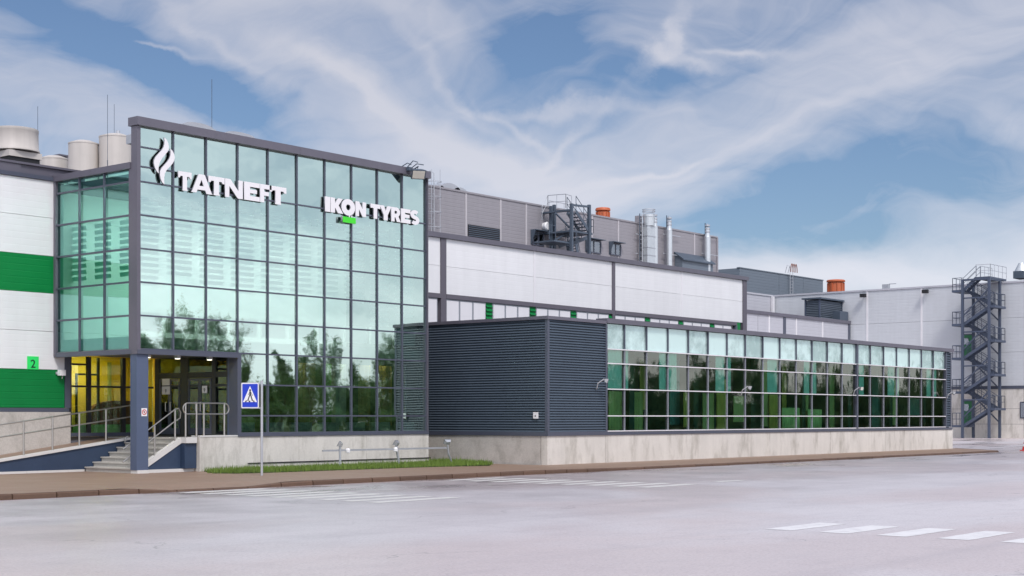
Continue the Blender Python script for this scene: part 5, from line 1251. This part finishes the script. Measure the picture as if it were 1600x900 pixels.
# far stair tower
ox, ix = 124.1, 126.5
ya, yb = YatX(1545.5, ox), YatX(1504, ox)             # right, left
fs = thing('fire_escape_stair', 'tall blue grey steel stair tower against the far wing', 'stair', (ox, (ya+yb)/2, 0))
lv = [-.68+2.95*k for k in range(5)]; rv = [.8+2.95*k for k in range(4)]; topz = 12.15
pt = 12.0
for X_, y in ((ox, ya), (ox, yb), (ix, ya), (ix, yb)): MB().bar((X_, y, 0), (X_, y, Z(pt)), .21, .21, up=(0,1,0)).build('post', STAIRBLUE, fs)
yL, yR = YatX(1487.5, ox), YatX(1571, ix)
for z in lv:
    MB().box((ox-.05, yb-.1, Z(z)-.2), (ix+.1, yL, Z(z))).build('landing', STAIRBLUE, fs)
    rail_run(fs, [(ox, yb+.1, Z(z)), (ox, yL-.05, Z(z)), (ix, yL-.05, Z(z))], STAIRBLUE, 1.05, r=.03)
for z in rv:
    MB().box((ox-.05, ya+.1, Z(z)-.2), (ix+.1, yR, Z(z))).build('landing', STAIRBLUE, fs)
    rail_run(fs, [(ox, ya-.1, Z(z)), (ox, yR+.05, Z(z)), (ix, yR+.05, Z(z)), (ix, ya, Z(z))], STAIRBLUE, 1.05, r=.03)
for k in range(4):
    flight(fs, (ox+.55, yb, Z(lv[k])), (ox+.55, ya, Z(rv[k])), .9, (1,0,0), STAIRBLUE, DARKSTEEL)
    flight(fs, (ix-.55, ya, Z(rv[k])), (ix-.55, yb, Z(lv[k+1])), .9, (1,0,0), STAIRBLUE, DARKSTEEL)
    z0, z1 = (rv[k], lv[k+1])
    MB().bar((ox, yb, Z(lv[k]+.6)), (ox, ya, Z(lv[k+1])), .1, .1).build('brace', STAIRBLUE, fs)
    MB().bar((ix, ya, Z(lv[k]+.2)), (ix, yb, Z(lv[k]+2.6)), .1, .1).build('brace', STAIRBLUE, fs)
    MB().bar((ox, ya, Z(lv[k]+2.2)), (ox, yb, Z(lv[k]+2.2)), .12, .12).build('tie_beam', STAIRBLUE, fs)
flight(fs, (ox+.55, yb, Z(lv[4])), (ox+.55, (ya+yb)/2, Z(topz)), .9, (1,0,0), STAIRBLUE, DARKSTEEL)
MB().box((ox-.05, ya-.1, Z(topz)-.16), (WX+.6, (ya+yb)/2+.1, Z(topz))).build('landing', STAIRBLUE, fs)
MB().bar((ox, ya, Z(pt-.05)), (ox, yb, Z(pt-.05)), .14, .16).build('tie_beam', STAIRBLUE, fs)
MB().bar((ox, ya, Z(pt-.05)), (ix, ya, Z(pt-.05)), .14, .16).build('tie_beam', STAIRBLUE, fs)
rail_run(fs, [(ox, (ya+yb)/2, Z(topz)), (ox, ya-.1, Z(topz)), (WX+.6, ya-.1, Z(topz))], GALV, 1.05)
rail_run(fs, [(WX+.6, (ya+yb)/2, Z(topz)), (ox+1.1, (ya+yb)/2, Z(topz))], GALV, 1.05)
rail_run(fs, [(ox, yb, Z(lv[4])), (ox, yL-.05, Z(lv[4]))], GALV, 1.05)
for z, lab in ((lv[2], 'upper'), (lv[0], 'lower')):
    y0, y1 = YatX(1520.5, WX), YatX(1507.5, WX)
    d = boxp('door', DOORGREEN, wing, (WX-.14, y0, Z(z)), (WX-.055, y1, Z(z+2.1)))
    boxp('door_window', GLASSW, d, (WX-.17, y0+.35, Z(z+1.25)), (WX-.145, y0+.75, Z(z+1.85)))
    boxp('door_frame', DARKSTEEL, wing, (WX-.11, y0-.08, Z(z+2.1)), (WX-.055, y1+.08, Z(z+2.2)))

# traffic cone cut by the right frame edge
dd = 2300*1.82/(704.5-652); a_ = (1602-800)/FPX; kx, ky = dd*(SF*a_+CF), dd*(SF-CF*a_)
t = thing('traffic_cone', 'red and white traffic cone standing on the asphalt at the right edge', 'traffic cone', (kx, ky, 0))
MB().box((kx-.22, ky-.22, .005), (kx+.22, ky+.22, .05)).build('foot', SIGNRED, t)
for r0, r1, z0, z1, m in ((.17,.13,.05,.25,SIGNRED),(.13,.10,.25,.38,SIGNWHITE),(.10,.07,.38,.5,SIGNRED),(.07,.03,.5,.65,SIGNRED)):
    MB().lathe((kx, ky, 0), [(r0,z0),(r1,z1)], 16).build('cone_band', m, t, smooth='auto')

# ------------------------------------------------------------------ tanks and masts on the left roof
def tank(label, px0, px1, py0, Y, zlow, seam=None):
    xc_ = XatY((px0+px1)/2, Y); s = dep(xc_, Y)/FPX; r = (px1-px0)/2*s; z1 = ZP(py0, xc_, Y)
    t = thing('roof_tank', label, 'tank', (xc_, Y, zlow), 'beige tanks on the left roof')
    zm = z1-(z1-zlow)*.45
    MB().lathe((xc_, Y, 0), [(r,zlow),(r,zm-.02),(r*1.012,zm-.015),(r*1.012,zm)], 28).build('lower_shell', BEIGE, t, smooth='auto')
    MB().lathe((xc_, Y, 0), [(r,zm),(r,z1-.06),(r*1.02,z1-.055),(r*1.02,z1),(r*.5,z1+.12),(.02,z1+.16)], 28).build('upper_shell', BEIGE, t, smooth='auto')
    return t, xc_, r, z1
RZ = Z(7.42)
tank('beige round tank in the middle of the roof group, left of the tallest', 107.5, 153.5, 224.5, 55, RZ)
t, xc_, r, z1 = tank('tallest beige round tank beside the glass tower corner', 155.5, 207, 214.5, 54, RZ)
MB().lathe((xc_+.1, 54, 0), [(.09,z1+.1),(.09,z1+.3)], 8).build('valve', GALV, t)
tank('lowest beige round tank, mostly behind the coping', 62, 107, 248.5, 57, RZ)
Yc_ = 50; xc_ = XatY(24, Yc_); s = dep(xc_, Yc_)/FPX
t = thing('roof_fan_unit', 'wide round beige fan housing on a dark square base at the left edge', 'roof unit', (xc_, Yc_, RZ))
r = 35*s; zt_, zb_ = ZP(203, xc_, Yc_), ZP(238, xc_, Yc_)
MB().lathe((xc_, Yc_, 0), [(r*1.05,zb_),(r*1.05,zb_+.06),(r,zb_+.12),(r*.985,zt_-.12),(r*1.0,zt_-.1),(r*1.0,zt_),(r*.9,zt_+.02)], 32).build('drum', BEIGE, t, smooth='auto')
MB().box((xc_-r*.75, Yc_-r*.75, RZ), (xc_+r*.75, Yc_+r*.75, zb_-.28)).build('dark_base', BLACK, t)
MB().box((xc_-r*.82, Yc_-r*.82, zb_-.279), (xc_+r*.82, Yc_+r*.82, zb_-.05)).build('base_rim', BEIGE, t)
x0, x1 = XatY(84, 60), XatY(112, 60)
t = thing('sloped_roof_hood', 'small grey sloping hood behind the beige tanks', 'roof unit', (x0, 60, RZ))
MB().prism([(x0, 59.5, RZ), (x0, 59.5, ZP(247, x0, 60)), (x1, 59.5, ZP(241, x1, 60)), (x1, 59.5, RZ)], (0, 2.5, 0)).build('hood', GREY, t)
MB().box((x0-.1, 59.4, ZP(247, x0, 60)+.05), (x0+.4, 62.1, ZP(247, x0, 60)+.12)).build('eave', CAP, t)
for px, py0, py1, Y, lab in ((168,148,214,52,'thin lightning rod rising above the tallest tank'),(178.5,163,214,58,'fainter thin rod right behind the tallest tank'),(331,124,199,40.2,'tall thin mast above the tower coping'),(59,166,240,54,'faint thin rod beside the fan housing')):
    x = XatY(px, Y); t = thing('lightning_rod', lab, 'lightning rod', (x, Y, Z(7.4)), 'thin rods on the roofs')
    z0 = Z(7.39); z1 = ZP(py0, x, Y); mid = z0+(z1-z0)*.55
    MB().tube([(x, Y, z0), (x, Y, mid)], .018, 6).build('lower_mast', DARKSTEEL, t); MB().tube([(x, Y, mid), (x, Y, z1)], .010, 5).build('upper_mast', DARKSTEEL, t)

# ------------------------------------------------------------------ trees and verge across the yard (seen mirrored in the glass)
ver = MB().add([(20,-160,.004),(330,-160,.004),(330,-13,.004),(20,-13,.004)], [(0,1,2,3)]).build('verge', SOIL, kind='structure'); tag(ver, 'grass verge across the yard')
import numpy as np
NR = np.random.default_rng(11); TR = random.Random(11); quads = []; bb = MB()
def tree(x, y, h, w, nb, nl, leaf, low=.14):
    """trunk, ascending limbs, and small leaves scattered along every limb"""
    lean = NR.normal(0, .02, 2)*h
    bb.tube([(x, y, 0), (x+lean[0]*.5, y, h*.5), (x+lean[0], y+lean[1], h*.96)], [.03*h*.6, .02*h*.6, .02], 6)
    for i in range(nb):
        t = NR.random()**.85; z0 = h*(low+(.9-low)*t); L = w*(1.0-.8*t)*NR.uniform(.6, 1.25); a = NR.uniform(0, 6.283); up = NR.uniform(.5, 1.6)
        p0 = np.array([x+lean[0]*t, y+lean[1]*t, z0]); d = np.array([math.cos(a), math.sin(a), up])*L
        if i % 3 == 0: bb.tube([tuple(p0), tuple(p0+d*.9)], [.035, .01], 4)
        u = NR.random((nl, 1))**.7
        c = p0+d*u+NR.normal(0, 1, (nl, 3))*np.array([.2, .2, .3])*(w*.8)*(1.1-.55*u)
        n1_ = NR.normal(0, 1, (nl, 3)); n1_ /= np.linalg.norm(n1_, axis=1, keepdims=True); n2_ = np.cross(n1_, NR.normal(0, 1, (nl, 3))); n2_ /= np.linalg.norm(n2_, axis=1, keepdims=True)
        s_ = NR.uniform(.6, 1.3, (nl, 1))*leaf
        quads.append(np.stack([c+n1_*s_, c+n2_*s_*.6, c-n1_*s_, c-n2_*s_*.6], 1))
x = 66.0
while x < 262:
    h = (10.8 if x < 92 else 9.6 if x < 122 else 9.3)*TR.uniform(.66, 1.1); tree(x, -30+TR.uniform(-4, 3), h, h*TR.uniform(.16,.25), 40, 70, .10); x += TR.uniform(.9, 2.3)
x = 45.0
while x < 275:
    h = TR.uniform(3.4, 6.4); tree(x, -36+TR.uniform(-2, 3), h, h*.42, 26, 46, .2, .03); x += TR.uniform(1.2, 2.2)
x = 45.0
while x < 275:
    h = TR.uniform(1.5, 2.6); tree(x, -25+TR.uniform(-1, 1), h, h*.6, 14, 34, .16, .0); x += TR.uniform(.8, 1.5)
V_ = np.concatenate(quads).reshape(-1, 3); nq = len(V_)//4
me = bpy.data.meshes.new('tree_belt'); me.vertices.add(len(V_)); me.loops.add(len(V_)); me.polygons.add(nq)
me.vertices.foreach_set('co', V_.astype(np.float32).ravel()); me.loops.foreach_set('vertex_index', np.arange(len(V_), dtype=np.int32))
me.polygons.foreach_set('loop_start', np.arange(0, len(V_), 4, dtype=np.int32)); me.update(calc_edges=True); me.materials.append(LEAF)
tb = bpy.data.objects.new('tree_belt', me); COL.objects.link(tb); tag(tb, 'belt of slender leafy trees across the yard, mirrored in the glass', 'trees', kind='stuff')
bo = bb.build('tree_trunks', BARK, kind='stuff'); tag(bo, 'slender trunks of the tree belt across the yard', 'trees')
print('leaf quads', nq)
